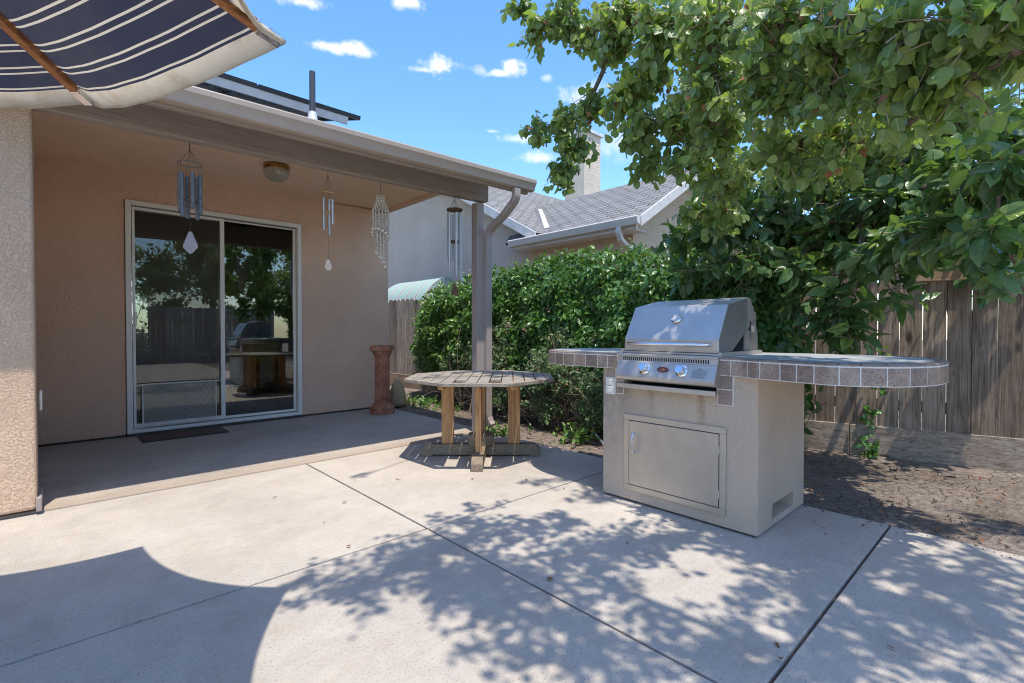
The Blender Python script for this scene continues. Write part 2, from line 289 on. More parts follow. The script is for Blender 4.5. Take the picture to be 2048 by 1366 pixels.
M['room_wall']=plain('room_wall',(.60,.50,.38),.8); M['room_floor']=plain('room_floor',(.16,.10,.06),.4); M['dark_wood']=plain('dark_wood',(.07,.04,.025),.35,0,.3,12); M['green_cloth']=plain('green_cloth',(.16,.33,.06),.8)
M['hose']=plain('irrigation_pipe',(.40,.39,.37),.5); M['joint']=plain('joint_dark',(.075,.06,.05),.95,0,.3,20)
# ---------------------------------------------------------------- mesh helpers
ORG={}
col=sc.collection
class MB:
    def __init__(s): s.v=[];s.f=[];s.mi=[];s.T=None;s.cur=0
    def add(s,vs,fs):
        n=len(s.v)
        for p in vs:
            p=Vector(p)
            if s.T is not None: p=s.T@p
            s.v.append(p)
        for f in fs: s.f.append([n+i for i in f]); s.mi.append(s.cur)
        return s
    def box(s,x0,x1,y0,y1,z0,z1):
        return s.add([(x0,y0,z0),(x1,y0,z0),(x1,y1,z0),(x0,y1,z0),(x0,y0,z1),(x1,y0,z1),(x1,y1,z1),(x0,y1,z1)],[(3,2,1,0),(4,5,6,7),(0,1,5,4),(1,2,6,5),(2,3,7,6),(3,0,4,7)])
    def prism(s,poly,z0,z1):   # poly CCW in xy
        n=len(poly); return s.add([(x,y,z0) for x,y in poly]+[(x,y,z1) for x,y in poly],[tuple(range(n-1,-1,-1)),tuple(range(n,2*n))]+[(i,(i+1)%n,n+(i+1)%n,n+i) for i in range(n)])
    def extr(s,poly,y0,y1):    # poly in (x,z), extruded along y
        n=len(poly); return s.add([(x,y0,z) for x,z in poly]+[(x,y1,z) for x,z in poly],[tuple(range(n)),tuple(range(2*n-1,n-1,-1))]+[((i+1)%n,i,n+i,n+(i+1)%n) for i in range(n)])
    def extrx(s,poly,x0,x1):   # poly in (y,z), extruded along x
        n=len(poly); return s.add([(x0,y,z) for y,z in poly]+[(x1,y,z) for y,z in poly],[tuple(range(n-1,-1,-1)),tuple(range(n,2*n))]+[(i,(i+1)%n,n+(i+1)%n,n+i) for i in range(n)])
    def tube(s,pts,r,k=8,cap=True):
        pts=[Vector(p) for p in pts]; rs=r if hasattr(r,'__len__') else [r]*len(pts); vs=[];fs=[]; up=None
        for i,p in enumerate(pts):
            d=(pts[min(i+1,len(pts)-1)]-pts[max(i-1,0)]).normalized()
            if up is None: up=d.orthogonal().normalized()
            else: up=(up-d*up.dot(d)).normalized()
            b=d.cross(up)
            for j in range(k):
                a=2*math.pi*j/k; vs.append(p+(up*math.cos(a)+b*math.sin(a))*rs[i])
        for i in range(len(pts)-1):
            for j in range(k): fs.append((i*k+j,i*k+(j+1)%k,(i+1)*k+(j+1)%k,(i+1)*k+j))
        if cap: fs.append(tuple(range(k-1,-1,-1))); fs.append(tuple(range((len(pts)-1)*k,len(pts)*k)))
        return s.add(vs,fs)
    def lathe(s,prof,c=(0,0,0),k=24,rf=None):
        vs=[];fs=[];n=len(prof)
        for r_,z in prof:
            for j in range(k):
                a=2*math.pi*j/k; q=r_*(rf(a,z) if rf else 1); vs.append((c[0]+q*math.cos(a),c[1]+q*math.sin(a),c[2]+z))
        for i in range(n-1):
            for j in range(k): fs.append((i*k+j,i*k+(j+1)%k,(i+1)*k+(j+1)%k,(i+1)*k+j))
        fs.append(tuple(range(k-1,-1,-1))); fs.append(tuple(range((n-1)*k,n*k))); return s.add(vs,fs)
    def build(s,name,mats,parent=None,bevel=0,smooth=False,seg=2,ang=35):
        me=bpy.data.meshes.new(name); o=None
        root=parent
        while root is not None and root.parent is not None: root=root.parent
        off=Vector(root.location) if root is not None else Vector((0,0,0))
        me.from_pydata([tuple(p-off) for p in s.v],[],s.f)
        for m in (mats if isinstance(mats,(list,tuple)) else [mats]): me.materials.append(M[m] if isinstance(m,str) else m)
        me.polygons.foreach_set('material_index',s.mi)
        me.update(); o=bpy.data.objects.new(name,me); col.objects.link(o); o.parent=parent
        if smooth: 
            me.polygons.foreach_set('use_smooth',[True]*len(me.polygons)); me.set_sharp_from_angle(angle=R(ang))
        if bevel:
            b=o.modifiers.new('bevel','BEVEL'); b.width=bevel; b.segments=seg; b.limit_method='ANGLE'; b.angle_limit=R(30)
        return o
def tag(o,label,cat,group=None,kind=None):
    if label: o['label']=label
    if cat: o['category']=cat
    if group: o['group']=group
    if kind: o['kind']=kind
    return o
def thing(name,loc,label,cat,group=None):
    o=bpy.data.objects.new(name,None); o.empty_display_size=.1; o.location=loc; col.objects.link(o); return tag(o,label,cat,group)
def bx(*a): return MB().box(*a)
# ---------------------------------------------------------------- leaves
def tmpl(rows,fold=.22,curve=.22):
    V=[(0,0,0)];P=[(0,0)]
    for t,wd in rows:
        z=-curve*t*t
        V+=[(-wd,t,z+fold*wd),(0,t,z),(wd,t,z+fold*wd)]; P+=[(-wd,t),(0,t),(wd,t)]
    V.append((0,1,-curve)); P.append((0,1)); n=len(rows); F=[(0,2,1),(0,3,2)]
    for i in range(n-1):
        a=1+3*i; F+=[(a,a+1,a+4,a+3),(a+1,a+2,a+5,a+4)]
    a=1+3*(n-1); e=len(V)-1; F+=[(a,a+1,e),(a+1,a+2,e)]
    return np.array(V,float),np.array(P,float),F
T_PEAR=tmpl([(.05,.19),(.20,.37),(.46,.43),(.72,.32),(.91,.13)],.22,.22)
T_LONG=tmpl([(.12,.17),(.38,.27),(.66,.22),(.86,.10)],.30,.28)
T_SMALL=tmpl([(.3,.24),(.7,.19)],.3,.2)
def nrm(a): return a/np.maximum(np.linalg.norm(a,axis=1,keepdims=True),1e-9)
def leafmesh(name,pos,d,n,size,tint,T,mat,parent):
    V,P,F=T; k=len(V); m=len(pos)
    d=nrm(d); n=nrm(n-d*np.sum(n*d,axis=1,keepdims=True)); x=np.cross(d,n)
    A=pos[:,None,:]+size[:,None,None]*(V[None,:,0:1]*x[:,None,:]+V[None,:,1:2]*d[:,None,:]+V[None,:,2:3]*n[:,None,:])
    root=parent
    while root is not None and root.parent is not None: root=root.parent
    A=A.reshape(-1,3)-(np.array(root.location) if root is not None else 0)
    loops=np.concatenate([np.array(f) for f in F]); lens=np.array([len(f) for f in F])
    LI=(loops[None,:]+(np.arange(m)*k)[:,None]).ravel(); LT=np.tile(lens,m); LS=np.concatenate([[0],np.cumsum(LT)[:-1]])
    me=bpy.data.meshes.new(name); me.vertices.add(len(A)); me.vertices.foreach_set('co',A.ravel().astype(np.float32))
    me.loops.add(len(LI)); me.loops.foreach_set('vertex_index',LI.astype(np.int32)); me.polygons.add(len(LT)); me.polygons.foreach_set('loop_start',LS.astype(np.int32))
    a=me.attributes.new('tint','FLOAT','POINT'); a.data.foreach_set('value',np.repeat(tint,k).astype(np.float32))
    a=me.attributes.new('lp','FLOAT_VECTOR','POINT'); q=np.tile(np.c_[P,np.zeros(k)],(m,1)); a.data.foreach_set('vector',q.ravel().astype(np.float32))
    me.materials.append(M[mat]); me.update(calc_edges=True); me.polygons.foreach_set('use_smooth',[True]*len(LT))
    o=bpy.data.objects.new(name,me); col.objects.link(o); o.parent=parent; return o
def twigleaves(rng,c,rad,n,up,lf,spread=1.,root=None,per=9):
    """twigs spread through an ellipsoid around c; returns tube paths and leaf positions/directions"""
    paths=[];ps=[];ds=[]
    nt_=max(1,int(n/per)); c=np.array(c,float); rad=np.array(rad,float)
    for _ in range(nt_):
        v=rng.normal(size=3); v/=np.linalg.norm(v); q=c+v*rad*rng.uniform(.35,1.)
        s=c+rng.normal(size=3)*rad*.22
        if root is not None: s=c+(np.array(root)-c)*rng.uniform(0,.25)+rng.normal(size=3)*rad*.15
        mid=(s+q)/2+np.array([0,0,.15*np.linalg.norm(q-s)]); t=np.linspace(0,1,6)[:,None]
        pth=(1-t)**2*s+2*t*(1-t)*mid+t*t*q; paths.append(pth)
        ax=q-s; ax/=max(np.linalg.norm(ax),1e-6)
        for j in range(per):
            tt=.25+.75*(j+rng.uniform(-.3,.3))/(per-1); tt=min(max(tt,.1),1.); p=(1-tt)**2*s+2*tt*(1-tt)*mid+tt*tt*q
            side=rng.normal(size=3); side-=ax*side.dot(ax); side/=max(np.linalg.norm(side),1e-6)
            pet=side*lf*.45+np.array([0,0,-lf*.15]); ps.append(p+pet*rng.uniform(.4,1.)); ds.append(side*spread+ax*.5)
    return paths,ps,ds
def tree(name,base,trunk,lobes,label,cat,leafm,T,size,hang,flat,seed,tr=.09,dry=0,fruit=0,per=9,limb_r=.035,group=None,twig_r=.0042):
    """base point, trunk polyline, lobes=[(x,y,z,rx,ry,rz,n)]"""
    rng=np.random.default_rng(seed); root=thing(name,tuple(base),label,cat,group)
    mb=MB(); tp=[Vector(p) for p in trunk]; n=len(tp); mb.tube(tp,[tr*(1-.55*i/(n-1)) for i in range(n)],10); mb.build('trunk','bark',root,smooth=True)
    C=[np.array(l[:3],float) for l in lobes]; tn=[np.array(p) for p in tp[n//2:]]
    order=sorted(range(len(C)),key=lambda i:np.linalg.norm(C[i]-tn[-1])); nodes=[(p,None) for p in tn]; par={}
    for i in order:
        best=min(range(len(nodes)),key=lambda j:np.linalg.norm(nodes[j][0]-C[i])+(.25*np.linalg.norm(nodes[j][0]-tn[-1])))
        par[i]=best; nodes.append((C[i],i))
    cnt={i:1 for i in par}
    for i in reversed(order):
        j=nodes[par[i]][1]
        if j is not None: cnt[j]+=cnt[i]
    lm=MB(); tw=MB(); PS=[];DS=[];CC=[]
    for i in order:
        a=nodes[par[i]][0]; b=C[i]; ln=np.linalg.norm(b-a); mid=(a+b)/2+rng.normal(size=3)*ln*.08+np.array([0,0,.08*ln]); t=np.linspace(0,1,9)[:,None]
        pth=(1-t)**2*a+2*t*(1-t)*mid+t*t*b+rng.normal(size=(9,3))*.008; r0=min(limb_r,.004+.0026*cnt[i]); 
        pr=nodes[par[i]][1]; r00=min(limb_r,.004+.0026*cnt[pr]) if pr is not None else limb_r
        lm.tube(pth,list(np.linspace(min(r00,r0*1.5),r0*.8,9)),6,False)
        l=lobes[i]; pp,ps,ds=twigleaves(rng,b,l[3:6],l[6],hang,size,root=a,per=per)
        for q in pp: tw.tube(q,list(np.linspace(twig_r,twig_r*.4,len(q))),3,False)
        PS+=ps; DS+=ds; CC+=[b]*len(ps)
    lm.build('limbs','bark',root,smooth=True); tw.build('twigs','twig',root,smooth=True)
    PS=np.array(PS);DS=nrm(np.array(DS));m=len(PS)
    d=DS*.7+rng.normal(size=(m,3))*.45; d[:,2]-=hang; nn=rng.normal(size=(m,3))*.75; nn[:,2]+=flat
    out=nrm(PS-np.array(CC))*.5; nn+=out
    sz=size*rng.uniform(.5,1.18,m); ti=np.clip(rng.normal(.48,.34,m),0,1)
    if dry:
        k=rng.random(m)<dry; leafmesh('dry_leaves',PS[k],d[k]+[0,0,-1],nn[k],sz[k]*.7,ti[k],T,'leaf_dry',root); PS,d,nn,sz,ti=PS[~k],d[~k],nn[~k],sz[~k],ti[~k]
    leafmesh('foliage',PS,d,nn,sz,ti,T,leafm,root)
    if fruit:
        for _ in range(fruit):
            p=PS[rng.integers(len(PS))]; f=MB().lathe([(.004,.018),(.014,.014),(.020,.002),(.017,-.012),(.006,-.018)],tuple(p),12); f.build('fruit','fruit',root,smooth=True,ang=180)
    return root
#SPLIT
# ================================================================ SETTING
def struct(o,label=None): o['kind']='structure'; return o
struct(bx(-60,80,-60,90,-.6,-.03).build('ground','soil'))
# near garden soil with a slightly uneven surface
def soil_patch():
    rng=np.random.default_rng(5); nx,ny=46,110; xs=np.linspace(3.2,7.6,nx); ys=np.linspace(-3,12.5,ny); v=[]
    ph=rng.uniform(0,6,(6,2)); 
    for y in ys:
        for x in xs:
            z=-.012+.010*math.sin(2.1*x+ph[0,0])*math.sin(1.7*y+ph[1,0])+.006*math.sin(7*x+3*y+ph[2,0])+rng.normal()*.003
            if x<3.6: z=min(z,-.008)-.006
            if x>4.6: z+=.012
            v.append((x,y,z))
    f=[(j*nx+i,j*nx+i+1,(j+1)*nx+i+1,(j+1)*nx+i) for j in range(ny-1) for i in range(nx-1)]
    o=MB().add(v,f).build('garden_soil','soil',smooth=True,ang=180); struct(o)
soil_patch()
# patio: poured panels with open control joints between them
xs=[-8,-1.95,1.475,3.385]; ys=[-8,-4.4,-1.2,.552,2.268,4.04]; mb=MB()
for i in range(3):
    for j in range(5):
        g=.0065; x0=xs[i]+(g if i else 0); x1=xs[i+1]-(g if i<2 else 0); y0=ys[j]+g; y1=ys[j+1]-(g if j<4 else 0)
        mb.box(x0,x1,y0,y1,-.12,0)
struct(mb.build('patio','concrete',bevel=.004,seg=2))
struct(bx(-8.2,3.37,-8.2,6.6,-.2,-.014).build('joint_filler','joint'))
struct(bx(-8,3.375,4.043,6.36,-.12,.014).build('porch_slab','slab',bevel=.012,seg=3))
# ================================================================ HOUSE
H=thing('house',(1.5,6.22,0),'tan stucco house with a covered porch, sliding glass door and taupe roof trim','house')
YW=6.22
w_=MB(); w_.extr([(-4,.035),(.50,.035),(.50,2.40),(2.225,2.40),(2.225,.035),(3.41,.035),(3.41,2.74),(-4,2.74)],YW,YW+.15)
w_.box(3.26,3.41,YW+.151,12,.035,2.74)
wall=w_.build('wall','stucco',H,bevel=.008)
fnd=bx(-4,3.39,YW+.02,12,-.15,.034).build('foundation','joint',H)
fw=MB(); fw.box(-4.5,-.095,4.0,4.25,.03,2.62); fwo=fw.build('front_wall','stucco_front',H,bevel=.018,seg=3)
fl=bx(-.10,-.075,3.985,4.25,.02,.10).build('weep_screed','trim',H,bevel=.004)
bx(-4,-.2,4.25,6.22,.03,2.68).build('side_wall','stucco',H)
sl_=lambda z,x:z+.018*x
def slant(o,base=0):
    for v in o.data.vertices: v.co.z+=.019*(v.co.x+H.location.x+.5)
    return o
slant(bx(-4,3.43,4.07,YW,2.682,2.71).build('porch_ceiling','stucco_ceiling',H))
slant(bx(-.5,3.36,3.98,4.07,2.372,2.66).build('beam','beam',H,bevel=.006))
bx(3.208,3.302,3.985,4.08,-.02,2.42).build('porch_post','post',H,bevel=.006)
slant(bx(-4,3.57,3.60,3.64,2.412,2.552).build('fascia','beam',H,bevel=.003))
slant(bx(-4,3.43,3.64,3.98,2.58,2.60).build('soffit','trim',H))
gp=[(3.598,2.445),(3.548,2.445),(3.532,2.452),(3.526,2.478),(3.514,2.505),(3.502,2.518),(3.500,2.548),(3.503,2.556),(3.512,2.556),(3.512,2.548),(3.598,2.548)]
gt=MB(); gt.extrx(gp,-4,3.60); slant(gt.build('gutter','gutter',H,smooth=True,ang=20),0).location.z=-.012
# rectangular downspout: outlet, two bends, long run tied to the post, boot at the ground
def rect_path(pts,a,b,name,mat,parent,ribs=()):
    mb=MB(); P_=[Vector(p) for p in pts]; vs=[];fs=[]
    for i,p in enumerate(P_):
        d=(P_[min(i+1,len(P_)-1)]-P_[max(i-1,0)]).normalized(); u=Vector((1,0,0)); u=(u-d*u.dot(d)).normalized(); v=d.cross(u)
        k=.93 if i in ribs else 1
        for sx,sy in ((-1,-1),(1,-1),(1,1),(-1,1)): vs.append(p+u*a*sx*k+v*b*sy*k)
    for i in range(len(P_)-1):
        for j in range(4): fs.append((i*4+j,i*4+(j+1)%4,(i+1)*4+(j+1)%4,(i+1)*4+j))
    fs+= [(3,2,1,0),tuple(range(4*len(P_)-4,4*len(P_)))]; mb.add(vs,fs); return mb.build(name,mat,parent,bevel=.004)
ds=[(3.36,3.555,2.50),(3.36,3.555,2.44)]
for i in range(1,6): a=R(i*11); ds.append((3.36,3.555+.09*(1-math.cos(a)),2.44-.09*math.sin(a)))
ds+=[(3.35,3.70,2.275),(3.345,3.80,2.215)]
for i in range(0,6): a=R(58-i*11.6); ds.append((3.340,3.955-.10*(1-math.cos(R(58-a*57.3))) if False else 3.965-.11*(1-math.cos(R(58-i*11.6))),2.06+.11*math.sin(R(58-i*11.6))))
ds+=[(3.340,3.968,1.95),(3.340,3.968,.20)]
for i in range(1,6): a=R(i*13); ds.append((3.340+.02*i/5,3.968-.09*(1-math.cos(a)),.20-.13*math.sin(a)))
dsp=rect_path(ds,.036,.028,'downspout','post',H,ribs=tuple(range(len(ds)-5,len(ds),2)))
# roof: front slope, ridge, back slope, gable fill above the ceiling
sl=.30; zr=lambda y:2.525+sl*(y-3.56)
rf=MB(); t_=lambda x:.019*(x+.5)
rf.add([(-5,3.54,zr(3.54)+t_(-5)-.03),(3.47,3.54,zr(3.54)+t_(3.47)-.03),(3.47,9.4,zr(9.4)+t_(3.47)-.03),(-5,9.4,zr(9.4)+t_(-5)-.03),(-5,3.54,zr(3.54)+t_(-5)),(3.47,3.54,zr(3.54)+t_(3.47)),(3.47,9.4,zr(9.4)+t_(3.47)),(-5,9.4,zr(9.4)+t_(-5)),(-5,15,2.7),(3.47,15,2.7),(-5,15,2.8),(3.47,15,2.8)],
  [(0,3,2,1),(4,5,6,7),(0,1,5,4),(1,2,6,5),(3,0,4,7),(3,8,9,2),(7,6,11,10),(8,10,11,9),(2,9,11,6),(8,3,7,10)])
roof=rf.build('roof','shingle',H)
bx(-4.5,-4,4.25,12,-.1,2.74).build('far_wall','stucco',H); bx(-4,3.26,11.85,12,-.1,2.74).build('rear_wall','stucco',H)
MB().extrx([(4.5,2.72),(12,2.72),(9.4,zr(9.4)-.02)],3.32,3.40).build('gable_panel','stucco',H)
vp=MB(); vp.tube([(1.79,4.70,2.9),(1.79,4.70,3.53)],.0275,16); vpo=vp.build('vent_pipe','pipe',H,smooth=True)
MB().lathe([(.085,2.88),(.055,3.03),(.042,3.11),(.034,3.15)],(1.79,4.70,0),16).build('pipe_flashing','lead',vpo,smooth=True)
# sliding door
y0=YW-.022
fr=MB(); fr.box(.505,.553,y0,YW+.10,.045,2.395); fr.box(2.172,2.218,y0,YW+.10,.045,2.395); fr.box(.5532,2.1718,y0,YW+.10,2.347,2.395); fr.box(.5532,2.1718,y0,YW+.10,.045,.080)
door=fr.build('sliding_door','white_frame',H,bevel=.004)
lp=MB(); yy=YW+.002
for a,b,c,d in ((.560,.583,.09,2.335),(1.340,1.382,.09,2.335)): lp.box(a,b,yy,yy+.03,c,d)
lp.box(.5832,1.3398,yy,yy+.03,2.305,2.335); lp.box(.5832,1.3398,yy,yy+.03,.09,.135); lp.build('sliding_panel','white_frame',door,bevel=.003)
rp=MB(); yy=YW+.036
for a,b,c,d in ((1.352,1.378,.09,2.335),(2.136,2.166,.09,2.335)): rp.box(a,b,yy,yy+.03,c,d)
rp.box(1.3782,2.1358,yy,yy+.03,2.318,2.335); rp.box(1.3782,2.1358,yy,yy+.03,.09,.118); rp.build('fixed_panel','white_frame',door,bevel=.003)
bx(1.3783,2.1357,YW+.048,YW+.052,.118,2.318).build('right_glass','glass',door)
bx(.5833,1.3397,YW+.050,YW+.054,.135,2.305).build('left_glass','glass',door)
MB().add([(.583,YW+.014,.135),(1.34,YW+.014,.135),(1.34,YW+.014,2.305),(.583,YW+.014,2.305)],[(0,1,2,3)]).build('insect_screen','screen',door)
bx(.572,.592,YW-.018,YW+.001,1.13,1.27).build('handle','white_frame',door,bevel=.004)
# pet guard: white frame with expanded metal mesh
pg=MB(); gx0,gx1,gz0,gz1=.632,1.285,.115,.535; gy=YW-.022
pg.tube([(gx0,gy,gz0),(gx0,gy,gz1),(gx1,gy,gz1),(gx1,gy,gz0),(gx0,gy,gz0)],.0075,6); pg.box(.53,.632,gy-.004,gy+.004,gz1-.008,gz1+.002); pg.box(1.285,1.37,gy-.004,gy+.004,gz1-.008,gz1+.002)
st_=.025; k=.5
n_=int((gx1-gx0+(gz1-gz0)/k)/st_)
for s_ in (1,-1):
    for i in range(n_):
        xa=gx0-(gz1-gz0)/k+i*st_ if s_>0 else gx0+i*st_
        p=[]; 
        for z in (gz0,gz1):
            x=xa+(z-gz0)/k*s_ 
            p.append((x,z))
        (x1,z1),(x2,z2)=p
        def clip(x,x1,z1,x2,z2): return z1+(x-x1)/(x2-x1)*(z2-z1)
        q=[(x1,z1),(x2,z2)]; o=[]
        for (x,z) in q:
            xc=min(max(x,gx0),gx1); o.append((xc,clip(xc,x1,z1,x2,z2)))
        if (x1<gx0 and x2<gx0) or (x1>gx1 and x2>gx1): continue
        pg.tube([(o[0][0],gy,o[0][1]),(o[1][0],gy,o[1][1])],.0010,3,False)
pg.build('pet_guard','white_frame',door)
bx(.505,2.218,YW-.03,YW+.1,.0145,.0445).build('sill','joint',door)
bx(-.083,-.070,4.10,4.16,.60,.72).build('hose_bib_plate','outlet',H,bevel=.006)
# room behind the glass
rm=MB(); rm.box(-1.5,3.255,YW+.152,10.45,.0,.03)
rm.build('room_floor','room_floor',H)
rw=MB(); rw.box(-1.6,-1.5,YW+.152,10.5,.03,2.6); rw.box(3.2,3.255,YW+.152,10.5,.03,2.6)
wx0,wx1,wz0,wz1=.30,1.15,.75,2.0
rw.box(-1.5,wx0,10.4,10.5,.03,2.6); rw.box(wx1,3.2,10.4,10.5,.03,2.6); rw.box(wx0,wx1,10.4,10.5,.03,wz0); rw.box(wx0,wx1,10.4,10.5,wz1,2.6)
rw.box(-1.6,3.255,YW+.152,10.5,2.6,2.64); rw.build('room_wall','room_wall',H)
# re-open the rear wall in line with the room window
for o in list(col.objects):
    if o.name=='rear_wall': bpy.data.objects.remove(o)
MB().box(-4,wx0-.3,11.85,12,-.1,2.74).box(wx1+.3,3.26,11.85,12,-.1,2.74).box(wx0-.3,wx1+.3,11.85,12,2.2,2.74).box(wx0-.3,wx1+.3,11.85,12,-.1,.5).build('rear_wall','stucco',H)
# solar panels
S=thing('solar_panel_array',(0,5,3.2),'row of dark framed solar panels on raised brackets above the porch roof','solar panels')
def onroof(mb): mb.T=Matrix.Translation((0,4.97,3.335))@Matrix.Rotation(math.atan(sl),4,'X'); return mb
for i in range(4):
    m=onroof(MB()); x1=2.40-i*1.02; m.box(x1-1.0,x1,0,.025,0,.042); m.box(x1-1.0,x1,1.6,1.625,0,.042); m.box(x1-1.0,x1-.975,.0252,1.5998,0,.042); m.box(x1-.025,x1,.0252,1.5998,0,.042)
    fo=m.build('panel','panel_frame',S); onroof(MB()).box(x1-.974,x1-.026,.0255,1.5995,.030,.036).build('backsheet','panel_under',fo)
m=onroof(MB()); m.box(-1.7,2.27,.006,.040,-.078,-.002); m.build('rail','panel_under',S); m=onroof(MB()); m.box(-1.7,2.36,1.25,1.29,-.045,-.002); m.build('rail','panel_under',S)
m=onroof(MB()); m.box(-1.7,1.55,.004,.042,-.090,-.0785); m.build('rail_lip','panel_frame',S)
for x in (.35,.70,1.02,1.20,1.42,1.68): m=onroof(MB()); m.box(x-.022,x+.022,.0,.045,-.118,-.0905); m.box(x-.012,x+.012,.010,.035,-.40,-.1185) if x==1.68 else None; m.build('bracket','panel_frame',S)
# ceiling lamp
lc=(1.60,5.13,2.70); La=thing('ceiling_lamp',lc,'round brass ceiling lamp with a ribbed glass bowl under the porch ceiling','lamp')
MB().lathe([(.10,0),(.118,-.004),(.120,-.016),(.112,-.020),(.116,-.03),(.110,-.036)],lc,32).build('rim','brass',La,smooth=True)
mb=MB().lathe([(.112,-.034),(.119,-.044),(.116,-.070),(.104,-.098),(.082,-.122),(.052,-.138),(.025,-.145),(.005,-.147)],lc,48); mb.build('glass_bowl','frosted',La,smooth=True,ang=180)
# ================================================================ WIND CHIMES
def chimetubes(root,spec,mat,r,c):
    for (dx,dy,zt,zb) in spec:
        m=MB(); m.tube([(c[0]+dx,c[1]+dy,zt),(c[0]+dx,c[1]+dy,zb)],r,12); m.build('tube',mat,root,smooth=True)
c1=(.685,4.02,2.386); W=thing('wind_chime',c1,'dark patina six tube wind chime with ring top and kite sail','wind chime')
m=MB(); ri=[(c1[0]+.072*math.cos(a),c1[1]+.072*math.sin(a),2.238) for a in np.linspace(0,2*math.pi,33)]; m.tube(ri,.0028,6,False); m.build('ring','chime_dark',W,smooth=True)
m=MB(); m.tube([c1,(c1[0],c1[1],2.335)],.0028,6)
sp=[]
for i,(zt,zb) in enumerate([(2.185,1.87),(2.195,1.905),(2.18,1.86),(2.185,1.925),(2.19,1.90),(2.185,1.865)]):
    a=R(95+60*i); p=(c1[0]+.072*math.cos(a),c1[1]+.072*math.sin(a)); m.tube([(c1[0],c1[1],2.335),(p[0],p[1],2.238),(p[0],p[1],zt-.005)],.0012,4)
    sp.append((.062*math.cos(a),.062*math.sin(a),zt-.02,zb))
m.tube([(c1[0],c1[1],2.335),(c1[0],c1[1],1.77)],.0011,4); m.build('cord','string',W); chimetubes(W,sp,'chime_dark',.0128,c1)
MB().lathe([(.006,.006),(.038,.006),(.042,0),(.038,-.006),(.006,-.006)],(c1[0],c1[1],1.985),20).build('clapper','chime_dark',W,smooth=True)
def sail(poly,c,z,mat,root,th=.003,rot=HEAD):
    n=len(poly); m=MB(); m.T=Matrix.Translation((c[0],c[1],z))@Matrix.Rotation(R(rot-90),4,'Z')
    m.add([(x,-th,y) for x,y in poly]+[(x,th,y) for x,y in poly],[tuple(range(n)),tuple(range(2*n-1,n-1,-1))]+[((i+1)%n,i,n+i,n+(i+1)%n) for i in range(n)]); m.build('sail',mat,root,bevel=.0012)
sail([(0,.15),(-.012,.145),(-.05,.055),(-.052,.04),(-.014,0),(0,-.006),(.014,0),(.052,.04),(.05,.055),(.012,.145)],c1,1.622,'sail_light',W)
c2=(1.655,4.02,2.405); W=thing('wind_chime',c2,'small three tube silver wind chime hung from a bamboo bar, right of the ceiling lamp','wind chime')
zs=lambda y,c,k:c[2]-(y-345)*k
m=MB(); m.T=Matrix.Translation((c2[0],c2[1],2.232))@Matrix.Rotation(R(HEAD-90),4,'Z'); m.tube([(-.052,0,.012),(0,0,0),(.052,0,-.006)],.005,8); m.build('bar','chime_bamboo',W,smooth=True)
m=MB(); ex=Vector((math.sin(R(HEAD)),-math.cos(R(HEAD)),0)); C2=Vector(c2)
for d in (-.04,-.015,.015,.04): m.tube([C2-Vector((0,0,.03)),C2+ex*d+Vector((0,0,-.17)),C2+ex*d*.95+Vector((0,0,-.22))],.0011,4)
m.tube([C2,C2-Vector((0,0,.03))],.002,4); m.tube([C2-Vector((0,0,.03)),C2-Vector((0,0,.75))],.0009,4); m.build('cord','string',W)
chimetubes(W,[(ex.x*-.035,ex.y*-.035,2.185,1.915),(ex.x*.004+.01,ex.y*.004+.012,2.175,1.88),(ex.x*.036,ex.y*.036,2.17,1.965)],'alum',.0085,c2)
MB().lathe([(.003,.006),(.022,.005),(.024,0),(.022,-.005),(.003,-.006)],(c2[0],c2[1],2.06),14).build('clapper','chime_bamboo',W,smooth=True)
sail([(-.011,.088),(-.029,.028),(-.017,0),(.017,0),(.029,.028),(.011,.088)],c2,1.585,'sail_white',W)
def shell_chime():
    c=(2.13,4.02,2.415); W=thing('shell_wind_chime',c,'pale seashell wind chime with many beaded strands spiralling down','wind chime')
    rng=random.Random(3); m=MB(); beads=MB()
    def bead(x,y,z,r):
        beads.lathe([(r*.35,r*.9),(r*.95,r*.35),(r,-.2*r),(r*.6,-.8*r)],(x+rng.uniform(-1,1)*.002,y+rng.uniform(-1,1)*.002,z),6)
    m.tube([c,(c[0],c[1],2.30)],.0018,4)
    for rr,z in ((.028,2.285),(.034,2.235),(.068,2.155)): m.tube([(c[0]+rr*math.cos(a),c[1]+rr*math.sin(a),z) for a in np.linspace(0,6.283,17)],.002,4,False)
    def ring(rr,z,n,r=.0075):
        for i in range(n): a=6.283*i/n; bead(c[0]+rr*math.cos(a),c[1]+rr*math.sin(a),z,r)
    for z in np.arange(2.285,2.232,-.014): ring(.031,z,9)
    for k in range(6): t=k/5; ring(.034+.034*t,2.235-.08*t,10+int(4*t))
    for i in range(14):
        a=6.283*i/14; x=c[0]+.068*math.cos(a); y=c[1]+.068*math.sin(a); zb=2.155-.20-.05*math.sin(a*1+1.)-rng.uniform(0,.02); z=2.150
        m.tube([(x,y,z),(x,y,zb)],.0009,3,False)
        while z>zb: bead(x,y,z,.0068); z-=.0135
        for _ in range(2): bead(x+rng.uniform(-.006,.006),y,zb-rng.uniform(0,.012),.012)
    for i in range(8):
        a=6.283*i/8+.3; rr=.038; x=c[0]+rr*math.cos(a); y=c[1]+rr*math.sin(a); zb=1.93-.26*(i/7); z=2.12
        m.tube([(x,y,z),(x,y,zb)],.0009,3,False)
        while z>zb: bead(x,y,z,.0068); z-=.0135
        for _ in range(4): bead(x+rng.uniform(-.012,.012),y+rng.uniform(-.012,.012),zb-rng.uniform(0,.02),.013)
    m.build('cord','string',W); beads.build('shell_strands','shell',W,smooth=True,ang=180)
shell_chime()
